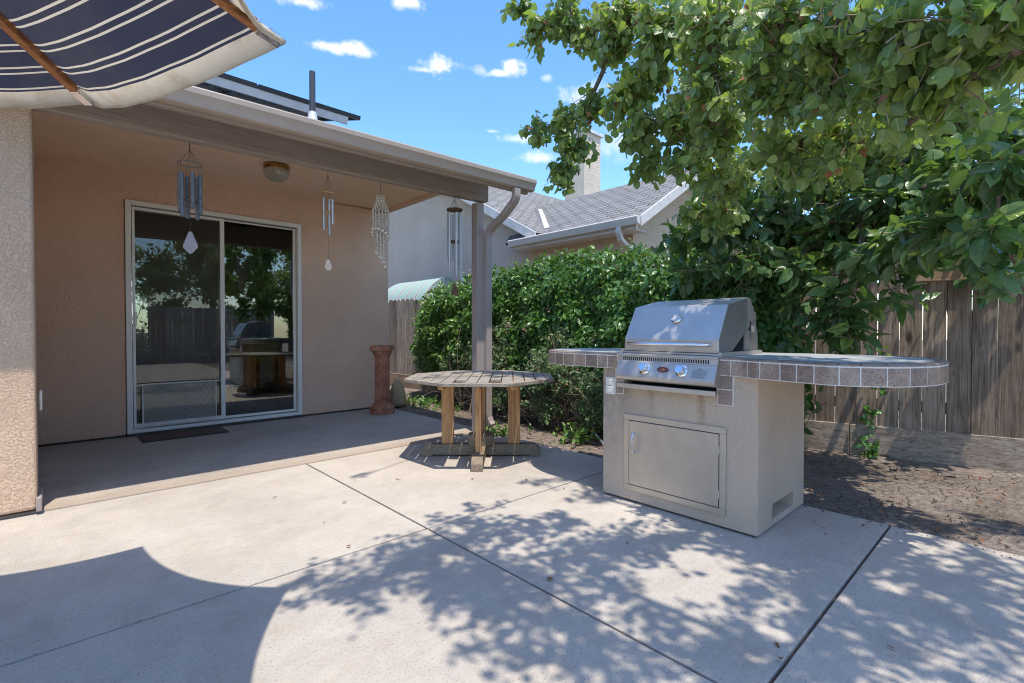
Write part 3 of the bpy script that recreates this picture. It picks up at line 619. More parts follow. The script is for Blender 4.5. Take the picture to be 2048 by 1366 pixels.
c4=(2.945,4.02,2.43); W=thing('wind_chime',c4,'large silver six tube wind chime with a brown wooden top beside the porch post','wind chime')
MB().lathe([(.05,.016),(.088,.010),(.090,-.004),(.060,-.012),(.01,-.012)],(c4[0],c4[1],2.297),6).build('top_plate','chime_wood',W,bevel=.002)
m=MB(); sp=[]; 
for i,(zb) in enumerate([1.77,1.80,1.66,1.60,1.585,1.73]):
    a=R(60*i+68); p=(c4[0]+.062*math.cos(a),c4[1]+.062*math.sin(a)); m.tube([(c4[0],c4[1],2.40),(p[0],p[1],2.30),(p[0],p[1],2.255)],.0012,4); sp.append((.066*math.cos(a),.066*math.sin(a),2.265,zb+.03))
m.tube([c4,(c4[0],c4[1],2.40)],.002,5); m.tube([(c4[0],c4[1],2.29),(c4[0],c4[1],1.54)],.001,4); m.build('cord','string',W); chimetubes(W,sp,'alum',.0125,c4)
MB().lathe([(.004,.014),(.040,.012),(.043,0),(.040,-.012),(.004,-.014)],(c4[0],c4[1],1.98),20).build('clapper','chime_wood',W,smooth=True)
sail([(-.014,.115),(-.040,0),(.040,0),(.014,.115)],c4,1.44,'chime_wood',W)
# ================================================================ PORCH FLOOR THINGS
D=thing('doormat',(.95,5.98,.016),'dark brown bristle doormat on the porch slab below the sliding door','doormat')
m=MB(); m.box(.60,1.30,5.80,6.13,.0155,.026); m.build('bristle_field','mat',D); m=MB(); m.box(.585,1.315,5.785,5.7995,.0155,.024); m.box(.585,1.315,6.1305,6.145,.0155,.024); m.box(.585,.5995,5.80,6.13,.0155,.024); m.box(1.3005,1.315,5.80,6.13,.0155,.024); m.build('border','mat_edge',D)
pc=(3.09,5.80,.014); Pd=thing('pedestal',pc,'reddish brown fluted terracotta column pedestal at the porch corner','pedestal')
flute=lambda a,z:1-.13*abs(math.sin(a*8))**.6
m=MB(); m.lathe([(.105,.12),(.100,.16),(.096,.4),(.094,.66),(.098,.74)],pc,108,flute); m.build('shaft','terracotta',Pd,smooth=True,ang=50)
m=MB(); m.prism([(pc[0]+.165*math.cos(R(22.5+45*i))*1.0,pc[1]+.165*math.sin(R(22.5+45*i))) for i in range(8)],.014,.075); m.lathe([(.150,.061),(.155,.075),(.150,.09),(.125,.098),(.128,.112),(.118,.125),(.105,.13)],pc,40); m.build('base','terracotta',Pd,bevel=.006)
m=MB(); m.lathe([(.098,.73),(.108,.76),(.122,.79),(.128,.81)],pc,40); m.T=Matrix.Translation((pc[0],pc[1],0))@Matrix.Rotation(R(HEAD-90+3),4,'Z'); m.box(-.130,.130,-.130,.130,.824,.895); m.build('capital','terracotta',Pd,bevel=.010)
# slumped sack behind the pedestal
def sack():
    c=(3.62,6.35,-.01); m=MB(); rng=random.Random(4)
    m.lathe([(.12,0),(.145,.04),(.140,.09),(.115,.18),(.09,.26),(.065,.33),(.035,.37),(.02,.38)],c,20,lambda a,z:1+.10*math.sin(3*a+z*9)+.05*math.sin(7*a)); o=m.build('sack','sack',smooth=True,ang=180)
    tag(o,'tan cloth sack slumped on the soil behind the terracotta pedestal','sack')
sack()
# ================================================================ TABLE
TC=(2.69,3.29); TH=.69
T_=thing('patio_table',(TC[0],TC[1],0),'octagonal weathered slatted wooden table with two missing slat pieces on the patio','table')
TM=Matrix.Translation((TC[0],TC[1],0))@Matrix.Rotation(R(HEAD),4,'Z')
ap=.615; t8=math.tan(R(22.5))
def tmb(): m=MB(); m.T=TM; return m
def halfw(y,a): # x extent of the octagon of apothem a at offset y
    y=abs(y); return a if y<=a*t8 else a-(y-a*t8)
m=tmb(); bw=.062
for k in range(8):
    a=R(45*k); ca,sa=math.cos(a),math.sin(a); o_=ap; i_=ap-bw; q=[(o_,-o_*t8+.002),(o_,o_*t8-.002),(i_,i_*t8-.002),(i_,-i_*t8+.002)]
    m.prism([(x*ca-y*sa,x*sa+y*ca) for x,y in q],TH-.026,TH)
ns=12; ww=(2*(ap-bw))/ns
for k in range(ns):
    y0_=-(ap-bw)+k*ww+.004; y1_=y0_+ww-.008; i_=ap-bw-.003
    xa=min(halfw(y0_,i_),halfw(y1_,i_)); xo0,xo1=halfw(y0_,i_),halfw(y1_,i_)
    lo0,lo1=-xo0,-xo1
    if k in (4,7): lo0=lo1=-.33 if k==7 else -.27
    m.prism([(lo0,y0_),(xo0,y0_),(xo1,y1_),(lo1,y1_)],TH-.024,TH-.001)
m.build('tabletop','teak_grey',T_,bevel=.003)
m=tmb(); m.box(-.50,.50,-.30,-.255,TH-.062,TH-.0265); m.box(-.50,.50,.255,.30,TH-.062,TH-.0265); m.box(-.045,.045,-.52,-.302,TH-.058,TH-.0268); m.box(-.045,.045,-.2548,.2548,TH-.058,TH-.0268); m.box(-.045,.045,.302,.52,TH-.058,TH-.0268)
m.build('apron','teak',T_,bevel=.003)
for k in range(4):
    m=MB(); m.T=TM@Matrix.Rotation(R(90*k),4,'Z'); m.box(.235,.34,-.0235,.0235,.1065,TH-.0625); m.build('leg','teak',T_,bevel=.004)
m=tmb()
def arm(m,s):
    pr_=[(-.51,.0),(-.42,.0),(-.41,.014),(.41,.014),(.42,0),(.51,0),(.51,.06),(.47,.105),(-.47,.105),(-.51,.06)]
    return pr_
m.extr(arm(m,0),-.045,.045); m.build('base_arm','teak_base',T_,bevel=.004)
m=MB(); m.T=TM@Matrix.Rotation(R(90),4,'Z')
for sgn in (1,-1):
    pr_=[(sgn*.0455,.014),(sgn*.41,.014),(sgn*.42,0),(sgn*.51,0),(sgn*.51,.06),(sgn*.47,.1045),(sgn*.0455,.1045)]
    m.extr(pr_ if sgn<0 else pr_[::-1],-.045,.045)
m.build('base_arm','teak_base',T_,bevel=.004)
m=tmb(); m.prism([(.12*math.cos(R(22.5+45*i)),.12*math.sin(R(22.5+45*i))) for i in range(8)],.1055,.19); m.build('hub_block','teak_base',T_,bevel=.004)
# ================================================================ BARBECUE ISLAND
I=thing('barbecue_island',(3.0,1.47,0),'stucco barbecue island with a tiled rounded counter on both sides','barbecue island')
X0,X1,Y0,Y1=2.646,3.386,.983,1.961
m=MB(); m.box(X0,X1,Y0,Y1,.012,.838)
b=m.build('base','island',I,bevel=.012,seg=3)
# slot cut into the right face
cut=bx(2.862,3.208,.90,1.10,.045,.128).build('slot_cutter','dark',I,bevel=.008); bo=b.modifiers.new('slot','BOOLEAN'); bo.object=cut; bo.solver='EXACT'
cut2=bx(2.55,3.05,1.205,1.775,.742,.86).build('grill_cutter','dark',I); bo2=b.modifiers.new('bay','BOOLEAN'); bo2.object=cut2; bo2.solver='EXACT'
b.modifiers.move(0,2)
dg=bpy.context.evaluated_depsgraph_get(); me=bpy.data.meshes.new_from_object(b.evaluated_get(dg)); b.modifiers.clear(); b.data=me
for c_ in (cut,cut2): bpy.data.objects.remove(c_)
bx(X0+.02,X1-.02,Y0+.02,Y1-.02,.001,.0115).build('footing','joint',I)
def outline():
    pts=[]
    def sup(cx,cy,a,b_,e,t0,t1,n):
        for i in range(n+1):
            t=R(t0+(t1-t0)*i/n); c,s=math.cos(t),math.sin(t); pts.append((cx+a*abs(c)**(2/e)*(1 if c>=0 else -1),cy+b_*abs(s)**(2/e)*(1 if s>=0 else -1)))
    # clockwise from the front, right lobe (low Y) round the back to the left lobe (high Y)
    pts.append((2.628,1.19)); pts.append((2.615,1.06)); pts.append((2.565,.96))
    sup(3.02,.72,.53,.435,2.25,190,350,30)
    pts.append((3.52,.95)); pts.append((3.47,1.2)); pts.append((3.46,1.6)); pts.append((3.46,1.9))
    sup(3.03,2.16,.41,.50,2.25,5,170,30)
    pts.append((2.622,1.98)); pts.append((2.628,1.80))
    return pts
OUT=outline()
def inset(poly,d):
    n=len(poly); r_=[]
    for i in range(n):
        p0=Vector(poly[i-1]);p1=Vector(poly[i]);p2=Vector(poly[(i+1)%n]); t=((p1-p0).normalized()+(p2-p1).normalized()).normalized(); nn=Vector((-t.y,t.x)); r_.append((p1.x+nn.x*d,p1.y+nn.y*d))
    return r_
area=sum(OUT[i-1][0]*OUT[i][1]-OUT[i][0]*OUT[i-1][1] for i in range(len(OUT)))
if area<0: OUT=OUT[::-1]
bay=[(2.60,1.205),(3.10,1.205),(3.10,1.785),(2.60,1.785)]
def notch(poly):   # cut the grill bay out of the slab outline (front edge between the two lobes)
    i=min(range(len(poly)),key=lambda k:(poly[k][0]-2.628)**2+(poly[k][1]-1.80)**2); j=min(range(len(poly)),key=lambda k:(poly[k][0]-2.628)**2+(poly[k][1]-1.19)**2)
    # CCW polygon: after (2.628,1.80) comes (2.628,1.19)
    return poly[:i+1]+[(3.16,1.80),(3.16,1.19)]+poly[i+1:] if (i+1)%len(poly)==j else poly[:i]+poly[i:]
def cslab(poly,z0,z1,name,mat,bev=0):
    P2=notch(poly); m=MB(); m.prism(P2,z0,z1); return m.build(name,mat,I,bevel=bev)
o=cslab(inset(OUT,.0015),.839,.929,'counter_core','grout')
# rim tiles: slightly proud plates along the outline
def resample(poly,step):
    n=len(poly); L_=[0]
    for i in range(n): L_.append(L_[-1]+(Vector(poly[(i+1)%n])-Vector(poly[i])).length)
    def atl(s):
        s%=L_[-1]
        for i in range(n):
            if s<=L_[i+1]: t=(s-L_[i])/max(L_[i+1]-L_[i],1e-9); a=poly[i];b_=poly[(i+1)%n]; return (a[0]+(b_[0]-a[0])*t,a[1]+(b_[1]-a[1])*t)
        return poly[0]
    return atl,L_
atl,LL=resample(OUT,.01); inn=inset(OUT,.03)
i18=min(range(len(OUT)),key=lambda k:(OUT[k][0]-2.628)**2+(OUT[k][1]-1.80)**2); i119=(i18+1)%len(OUT)
s_start=LL[i119]; s_tot=LL[-1]-((Vector(OUT[i119])-Vector(OUT[i18])).length)
tl=MB(); rng=random.Random(8); s=0.
wid=[]
while s<s_tot:
    wd=.078 if rng.random()<.25 else .102
    if s+wd>s_tot: wd=s_tot-s
    if wd>.012:
        k=max(2,int(wd/.014)); vs=[];fs=[];vb=[];fb=[]
        for q in range(k+1):
            a=s+.003+(wd-.006)*q/k; p=Vector(atl(s_start+a)); p2=Vector(atl(s_start+a+.002)); p1=Vector(atl(s_start+a-.002)); t=(p2-p1).normalized(); nn=Vector((-t.y,t.x))
            pi=p+nn*.006; pt=p+nn*.008; pw=p+nn*.048
            vs+=[(pi.x,pi.y,.842),(p.x,p.y,.843),(p.x,p.y,.9195),(pi.x,pi.y,.9205)]; vb+=[(pi.x,pi.y,.9255),(p.x,p.y,.9265),(p.x,p.y,.932),(pt.x,pt.y,.9375),(pw.x,pw.y,.9390),(pw.x,pw.y,.931)]
        for q in range(k):
            for r_ in range(3): fs.append((q*4+r_,(q+1)*4+r_,(q+1)*4+r_+1,q*4+r_+1))
            for r_ in range(5): fb.append((q*6+r_,(q+1)*6+r_,(q+1)*6+r_+1,q*6+r_+1))
        fs+=[(0,1,2,3),tuple(range(4*k+3,4*k-1,-1))]; tl.add(vs,fs); fb+=[(0,1,2,3,4,5),tuple(range(6*k+5,6*k-1,-1))]; tl.add(vb,fb)
    s+=wd
tl.build('rim_tiles','tile',I)
cslab(inset(OUT,.051),.9295,.938,'counter_top','counter_top',.002)
# tile frame dropping either side of the grill
for y0_,y1_ in ((1.105,1.19),(1.795,1.855)):
    m=MB()
    for a,b_ in ((.767,.8375),(.682,.761)): m.box(X0-.014,X0-.0115,y0_+.003,y1_-.003,a,b_)
    m.build('frame_tiles','tile',I,bevel=.0008); bx(X0-.012,X0-.0002,y0_-.002,y1_+.002,.677,.8385).build('frame_grout','grout',I)
m=MB(); m.box(X0-.008,X0+.001,1.862,1.936,.668,.779); ou=m.build('outlet','outlet',I,bevel=.003); m=MB(); m.box(X0-.018,X0-.0085,1.878,1.918,.728,.768); m.box(X0-.018,X0-.0085,1.878,1.918,.682,.722); m.build('socket','outlet',ou,bevel=.004)
# access door
dy0,dy1,dz0,dz1=1.143,1.79,.078,.556
m=MB(); fw_=.035; m.box(X0-.010,X0-.0005,dy0,dy1,dz1-fw_,dz1); m.box(X0-.010,X0-.0005,dy0,dy1,dz0,dz0+fw_); m.box(X0-.010,X0-.0005,dy0,dy0+fw_,dz0+fw_+.0003,dz1-fw_-.0003); m.box(X0-.010,X0-.0005,dy1-fw_,dy1,dz0+fw_+.0003,dz1-fw_-.0003)
ad=m.build('access_door','steel_v',I,bevel=.0015); bx(X0-.0045,X0-.0004,dy0+fw_+.0005,dy1-fw_-.0005,dz0+fw_+.0005,dz1-fw_-.0005).build('door_gap','dark',ad)
bx(X0-.0125,X0-.0048,dy0+fw_+.004,dy1-fw_-.004,dz0+fw_+.004,dz1-fw_-.004).build('door_panel','steel_v',ad,bevel=.002)
m=MB(); hy=dy1-.085; m.tube([(X0-.012,hy,.325),(X0-.042,hy,.328),(X0-.052,hy,.340),(X0-.052,hy,.430),(X0-.042,hy,.442),(X0-.012,hy,.445)],.0075,10); m.build('handle','chrome',ad,smooth=True)
for z in (.19,.43): m=MB(); m.tube([(X0-.013,dy0+fw_+.002,z-.022),(X0-.013,dy0+fw_+.002,z+.022)],.005,8); m.build('hinge','steel',ad,smooth=True)
# ================================================================ GRILL
Gr=thing('gas_grill',(2.85,1.49,.94),'built in stainless steel gas grill with a closed angular lid and two knobs','grill')
gy0,gy1=1.195,1.80
m=MB(); m.extr([(2.658,.956),(2.656,1.030),(2.775,1.232),(3.046,1.283),(3.10,1.272),(3.155,1.16),(3.06,1.10),(2.83,.962)][::-1],gy0,gy1); lid=m.build('lid','steel',Gr,bevel=.004)
# side panels, darker sheet
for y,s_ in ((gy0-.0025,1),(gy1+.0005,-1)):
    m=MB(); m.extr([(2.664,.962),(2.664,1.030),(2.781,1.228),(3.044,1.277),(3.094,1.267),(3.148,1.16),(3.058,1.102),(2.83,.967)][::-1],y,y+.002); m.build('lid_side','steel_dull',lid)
m=MB(); m.tube([(2.652,1.76,1.003),(2.615,1.757,1.003),(2.606,1.745,1.003),(2.606,1.255,1.003),(2.615,1.243,1.003),(2.652,1.24,1.003)],.0105,12); m.build('handle','chrome',lid,smooth=True)
# thermometer on the sloping front
sa=math.atan2(1.232-1.030,2.775-2.656); nrmv=Vector((-math.sin(sa),0,math.cos(sa))); tp_=Vector((2.656,1.478,1.030)).lerp(Vector((2.775,1.478,1.232)),.60)
def disc(name,mat,parent,c,nv,prof,k=28): 
    m=MB(); m.T=Matrix.Translation(c)@nv.to_track_quat('Z','Y').to_matrix().to_4x4(); m.lathe(prof,(0,0,0),k); return m.build(name,mat,parent,smooth=True,ang=30)
th=disc('thermometer','chrome',lid,tp_,nrmv,[(.026,0),(.032,.004),(.032,.014),(.028,.017),(.026,.013)]); disc('dial','lead',th,tp_+nrmv*.0135,nrmv,[(.0255,0),(.0255,.0008)])
mm_=MB(); mm_.T=Matrix.Translation(tp_+nrmv*.0146)@nrmv.to_track_quat('Z','Y').to_matrix().to_4x4()
for i in range(9):
    a=R(-130+i*32.5); mm_.add([(.021*math.cos(a+.03),.021*math.sin(a+.03),0),(.021*math.cos(a-.03),.021*math.sin(a-.03),0),(.024*math.cos(a-.03),.024*math.sin(a-.03),0),(.024*math.cos(a+.03),.024*math.sin(a+.03),0)],[(0,1,2,3)])
mm_.add([(-.004,-.001,.0003),(.017,0,.0003),(-.004,.001,.0003)],[(0,1,2)]); mm_.build('needle','ink',th)
m=MB(); m.box(3.03,3.20,gy0+.01,gy1-.01,.95,1.20); m.extr([(3.0,.955),(3.215,.955),(3.215,1.045),(3.145,1.235),(3.02,1.235)][::-1],gy0+.004,gy0+.009); m.extr([(3.0,.955),(3.215,.955),(3.215,1.045),(3.145,1.235),(3.02,1.235)][::-1],gy1-.009,gy1-.004); m.box(2.665,3.02,gy0+.006,gy1-.006,.935,.955); m.build('firebox','steel_dull',Gr)
m=MB(); m.box(2.645,3.22,gy0-.022,gy0-.004,.9385,.962); m.box(2.645,3.22,gy1+.004,gy1+.022,.9385,.962); m.box(2.640,2.662,gy0-.0218,gy1+.0218,.944,.9545); m.build('flange','steel',Gr,bevel=.0015)
# pivot bracket
m=MB(); m.box(3.085,3.125,gy0-.012,gy0-.003,1.075,1.108); m.build('pivot','steel',Gr,bevel=.002); m=MB(); m.box(3.074,3.082,gy0-.008,gy0-.0028,1.08,1.14); m.build('pivot_slot','dark',Gr)
py0,py1=1.172,1.805
prof=[(2.66,.942),(2.604,.942),(2.597,.936),(2.597,.930),(2.602,.927),(2.5975,.896),(2.590,.890),(2.588,.882),(2.560,.815),(2.557,.800),(2.563,.786),(2.577,.777),(2.60,.776),(2.66,.79)]
m=MB(); m.extr(prof,py0,py1); cp=m.build('control_panel','steel',Gr,bevel=.001)
m=MB(); vd=(Vector((2.5975,0,.896))-Vector((2.602,0,.927)));vn=Vector((vd.z,0,-vd.x)).normalized(); 
for i in range(40):
    y=py0+.05+i*(py1-py0-.09)/39; a=Vector((2.602,y,.927))+vd*.18+vn*.0012; b_=Vector((2.602,y,.927))+vd*.86+vn*.0012; m.add([a,a+Vector((0,.0072,0)),b_+Vector((0,.0042,0)),b_+Vector((0,-.003,0))],[(0,1,2,3)])
m.build('vent_slot','dark',cp)
kn=Vector((2.560-2.588,0,.815-.882)); kn=Vector((kn.z,0,-kn.x)).normalized(); kp=lambda y,t:Vector((2.588,y,.882)).lerp(Vector((2.560,y,.815)),t)
if kn.x>0: kn=-kn
for y in (1.605,1.368):
    k_=disc('knob','chrome',cp,kp(y,.42)+kn*.0005,kn,[(.036,0),(.036,.004),(.030,.007),(.026,.008),(.0245,.012),(.0245,.034),(.022,.038),(.001,.0385)])
m=MB(); m.T=Matrix.Translation(kp(1.485,.40)+kn*.001)@kn.to_track_quat('Z','Y').to_matrix().to_4x4()
q=m.T.to_3x3(); yl=q.inverted()@Vector((0,1,0)); yl.normalize(); vl=Vector((-yl.y,yl.x,0))
E_=[yl*.037*math.cos(a)+vl*.017*math.sin(a) for a in np.linspace(0,2*math.pi,29)[:-1]]
m.add([tuple(p) for p in E_]+[tuple(p*.97+Vector((0,0,.003))) for p in E_],[tuple(range(28,56))]+[(i,(i+1)%28,28+(i+1)%28,28+i) for i in range(28)]); bd=m.build('badge','badge',cp)
m2=MB(); m2.T=m.T
if (q@vl).z<0: vl=-vl
pts=[]
for t in np.linspace(-1,1,40): pts.append(-yl*.024*t+vl*(.0055*math.sin(9*t)*(1-.5*abs(t)))+Vector((0,0,.0034)))
m2.tube(pts,.0008,4); m2.tube([-yl*.028*-1+Vector((0,0,.0034))-vl*.009,-yl*.02-vl*.009+Vector((0,0,.0034))],.0006,4); m2.build('badge_script','gold',bd)
# printed warning panel: triangle and rows of small type
m=MB(); rng=random.Random(2)
def onp(y,t,h=.0008): return kp(y,t)+kn*h
def bar(y0_,y1_,t0,t1): m.add([onp(y0_,t0),onp(y1_,t0),onp(y1_,t1),onp(y0_,t1)],[(0,1,2,3)])
m.add([onp(1.262,.10),onp(1.272,.20),onp(1.252,.20)],[(0,1,2)]); bar(1.285,1.238,.215,.235)
for i in range(15):
    t=.27+i*.045; y=1.305; end=1.218 if i<10 else 1.232-rng.random()*.02
    while y>end:
        wd=.003+rng.random()*.007; bar(y,max(y-wd,end),t,t+.020); y-=wd+.0022
m.build('warning_print','ink',cp)
m=MB(); m.box(2.572,2.588,py0+.004,py1-.002,.729,.756); m.box(2.5882,2.70,py0+.02,py1-.02,.733,.7365); m.build('drip_tray','steel',Gr,bevel=.002)
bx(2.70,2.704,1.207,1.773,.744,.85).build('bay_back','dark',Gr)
# ================================================================ UMBRELLA
def umbrella():
    c=Vector((-.785,1.52)); zt,ztop=1.957,2.45; tips=[]
    p1=Vector((.109,2.46))-c; p2=Vector((.518,1.557))-c; a1=math.atan2(p1.y,p1.x); a2=math.atan2(p2.y,p2.x); am=(a1+a2)/2; Rr=(p1.length+p2.length)/2
    U=thing('patio_umbrella',(c.x,c.y,0),'navy patio umbrella with cream stripes, cream border and wooden ribs','umbrella')
    ang=[am+R(22.5+45*i) for i in range(8)]
    n,mv=22,18; vs=[];sd=[];fs=[]
    apo=Rr*math.cos(R(22.5))
    us=list(np.linspace(.06,1,n))+[1.0]
    for k in range(8):
        A=Vector((math.cos(ang[k]),math.sin(ang[k])))*Rr; B=Vector((math.cos(ang[(k+1)%8]),math.sin(ang[(k+1)%8])))*Rr; mid=((A+B)/2).normalized(); base=len(vs)
        for iu,u in enumerate(us+[1.0]):
            for j in range(mv+1):
                v=j/mv; w=4*v*(1-v); p=(A.lerp(B,v))*u; sag=w*u**1.5; p=p-mid*(.085*sag); z=ztop+(zt-ztop)*u-.125*sag*math.sin(math.pi*min(u,1)*.62)-.012*math.sin(math.pi*u)
                s_=(1-u)*apo+.008; 
                if iu==n: z-=.010; p=p-mid*.002; s_=0
                if iu==n+1: z-=.014; p=p-mid*.006; s_=0
                z+=.0016*math.sin(31*v+5*k)*u**6
                vs.append((c.x+p.x,c.y+p.y,z)); sd.append(s_)
        for iu in range(len(us)):
            for j in range(mv):
                a=base+iu*(mv+1)+j; fs.append((a,a+1,a+mv+2,a+mv+1))
    m=MB(); m.add(vs,fs); o=m.build('canopy','canopy',U,smooth=True,ang=180)
    at_=o.data.attributes.new('sd','FLOAT','POINT'); at_.data.foreach_set('value',np.array(sd,np.float32))
    for k in range(8):
        d=Vector((math.cos(ang[k]),math.sin(ang[k]),0)); C3=Vector((c.x,c.y,0)); sd_=Vector((-d.y,d.x,0))
        def pt(u,off): return C3+d*Rr*u+Vector((0,0,ztop+(zt-ztop)*u-.012*math.sin(math.pi*u)-off))
        m=MB(); vv=[];ff=[]; us_=[.03,.25,.5,.75,.94]
        for u in us_:
            for sx,o_ in ((-.014,.006),(.014,.006),(.014,.036),(-.014,.036)): vv.append(pt(u,o_)+sd_*sx)
        for i in range(len(us_)-1):
            for j in range(4): ff.append((i*4+j,i*4+(j+1)%4,i*4+4+(j+1)%4,i*4+4+j))
        ff+=[(0,1,2,3),tuple(4*len(us_)-1-q for q in range(4))]; m.add(vv,ff); rb=m.build('rib','ribwood',U,bevel=.003)
        m=MB(); vv=[];ff=[]
        for u in (.935,.985):
            for sx,o_ in ((-.0155,.004),(.0155,.004),(.0155,.034 if u>.95 else .0385),(-.0155,.034 if u>.95 else .0385)): vv.append(pt(u,o_)+sd_*sx)
        for j in range(4): ff.append((j,(j+1)%4,4+(j+1)%4,4+j))
        ff+=[(3,2,1,0),(4,5,6,7)]; m.add(vv,ff); m.build('rib_tip','chrome',rb,bevel=.002)
        m=MB(); m.tube([pt(.5,.04),C3+d*.04+Vector((0,0,ztop-.42))],.011,6); m.build('strut','ribwood',rb,smooth=True)
    m=MB(); m.tube([(c.x,c.y,.05),(c.x,c.y,ztop+.04)],.024,16); m.build('pole','ribwood',U,smooth=True)
    m=MB(); m.lathe([(.06,0),(.07,-.03),(.05,-.06)],(c.x,c.y,ztop-.01),16); m.lathe([(.05,0),(.06,-.03),(.045,-.07)],(c.x,c.y,ztop-.40),16); m.lathe([(.01,.09),(.03,.07),(.035,.03),(.02,.0)],(c.x,c.y,ztop+.03),16); m.build('hub','ribwood',U,smooth=True)
    m=MB(); m.lathe([(.24,0),(.25,.02),(.22,.05),(.05,.07),(.035,.2),(.03,.2)],(c.x,c.y,0),32); m.build('foot','black_metal',U,smooth=True)
umbrella()
#SPLIT2
# ================================================================ FENCES
def fence(name,label,A,B,mat,top,zk,seed,kick=True,kmat='kick',back=False):
    A=Vector(A);B=Vector(B); d=(B-A); ln=d.length; d.normalize(); F=thing(name,(A.x,A.y,0),label,'fence','garden fences')
    T=Matrix.Translation((A.x,A.y,0))@Matrix.Rotation(math.atan2(d.y,d.x)-math.pi/2,4,'Z')   # local +y runs along the fence, +x away from the patio when A is the near end
    rng=random.Random(seed); n=int(ln/.150); y=0
    for i in range(n):
        wd=.1455+rng.uniform(-.003,.002); m=MB(); m.T=T; g=rng.uniform(.0,.0035); h=top+rng.uniform(-.02,.02); ox=rng.uniform(-.003,.003)
        m.add([(ox,y+g/2,zk+.003),(ox+.016,y+g/2,zk+.003),(ox+.016,y+wd,zk+.003),(ox,y+wd,zk+.003),(ox,y+g/2+rng.uniform(-.002,.002),h-.03),(ox+.016,y+g/2,h-.03),(ox+.016,y+wd,h-.03),(ox,y+wd+rng.uniform(-.002,.002),h-.03),(ox,y+.035,h),(ox+.016,y+.035,h),(ox+.016,y+wd-.03,h),(ox,y+wd-.03,h)],
              [(3,2,1,0),(0,1,5,4),(1,2,6,5),(2,3,7,6),(3,0,4,7),(4,5,9,8),(6,7,11,10),(5,6,10,9),(7,4,8,11),(8,9,10,11)])
        m.build('board',mat,F); y+=.150
    for z in (.45,1.45): m=MB(); m.T=T; m.box(.022,.060,0,ln,z-.045,z+.045); m.build('rail',kmat,F)
    y=0; k=0
    while kick and y<ln:
        e=min(y+2.42-(1.35 if k==0 else 0),ln); m=MB(); m.T=T; m.box(-.022,.018,y+.003,e-.003,-.06,zk); m.build('kickboard',kmat,F,bevel=.003)
        m=MB(); m.T=T; m.box(.062,.15,y-.045,y+.045,-.3,top-.05); m.build('post',kmat,F); y=e; k+=1
    return F,T
KX=5.04-.23*.03
fence('wooden_fence','brown weathered board fence with a wide kickboard behind the barbecue island',(5.90,-2.27),(5.01,1.60),'fence',1.80,.262,3)
fence('wooden_fence','grey weathered board fence running behind the hedge to the house corner',(5.00,1.62),(4.78,12.2),'fence_grey',1.675,.25,6)
# new short board nailed across the near fence
d_=Vector((5.01-5.90,1.60+2.27)).normalized(); T=Matrix.Translation((5.90,-2.27,0))@Matrix.Rotation(math.atan2(d_.y,d_.x)-math.pi/2,4,'Z')
m=MB(); m.T=T; m.box(-.040,-.004,2.50,3.05,1.485,1.575); o=m.build('nailed_batten','kick_new',None,bevel=.003); tag(o,'short pale new wooden batten nailed across the brown fence boards','batten')
# fence behind the photographer, seen only in the door glass
fence('wooden_fence','far board fence seen only as a reflection in the sliding door glass',(6,-7.4),(-6,-7.4),'fence_grey',1.9,.2,9)
# ================================================================ NEIGHBOUR
Nb=thing('neighbour_house',(7.45,8,0),'beige stucco neighbouring house with grey shingle roofs and white gutters behind the hedge','house')
def roofplane(name,a,b,c,d,mat='shingle',th=.06,par=None):
    # a,b along the eave, c,d along the ridge (a-b-c-d loop); uv in metres
    a,b,c,d=[Vector(p) for p in (a,b,c,d)]; n=(b-a).cross(d-a).normalized()
    if n.z<0: n=-n
    root=par; off=Vector(root.location); e=(b-a).normalized(); up=n.cross(e); 
    if up.z<0: up=-up
    me=bpy.data.meshes.new(name); vs=[p-off for p in (a,b,c,d)]+[p-n*th-off for p in (a,b,c,d)]
    fs=[(0,1,2,3),(7,6,5,4),(0,4,5,1),(1,5,6,2),(2,6,7,3),(3,7,4,0)]; me.from_pydata([tuple(v) for v in vs],[],fs); uv=me.uv_layers.new(name='UVMap')
    for l in me.loops: p=vs[l.vertex_index]+off-a; uv.data[l.index].uv=(p.dot(e),p.dot(up))
    me.materials.append(M[mat]); o=bpy.data.objects.new(name,me); col.objects.link(o); o.parent=par; return o
m=MB(); m.extrx([(5.0,-.1),(19,-.1),(19,3.0),(12.5,6.0),(7.0,3.05),(5.0,3.02)],7.45,7.6); m.box(7.6,16,18.85,19,-.1,3.2); m.build('wall','stucco_neigh',Nb)
m=MB(); m.box(7.40,7.448,4.85,7.4,-.1,2.99); m.extr([(7.46,-.1),(12,-.1),(12,2.9),(9.45,4.28),(7.46,3.1)],4.86,4.98); m.build('wing_wall','stucco_neigh2',Nb)
rf_=roofplane('wing_roof',(7.0,4.5,2.95),(7.0,7.75,2.95),(9.45,9.6,4.39),(9.45,4.5,4.39),par=Nb)
roofplane('wing_roof',(11.9,4.5,2.95),(11.9,9.6,2.95),(9.45,9.6,4.392),(9.45,4.5,4.392),par=Nb)
roofplane('main_roof',(17,6.8,3.03),(7.0,6.8,3.03),(7.0,12.5,6.11),(17,12.5,6.11),par=Nb)
roofplane('main_roof',(7.0,18.4,2.96),(17,18.4,2.96),(17,12.5,6.11),(7.0,12.5,6.11),par=Nb)
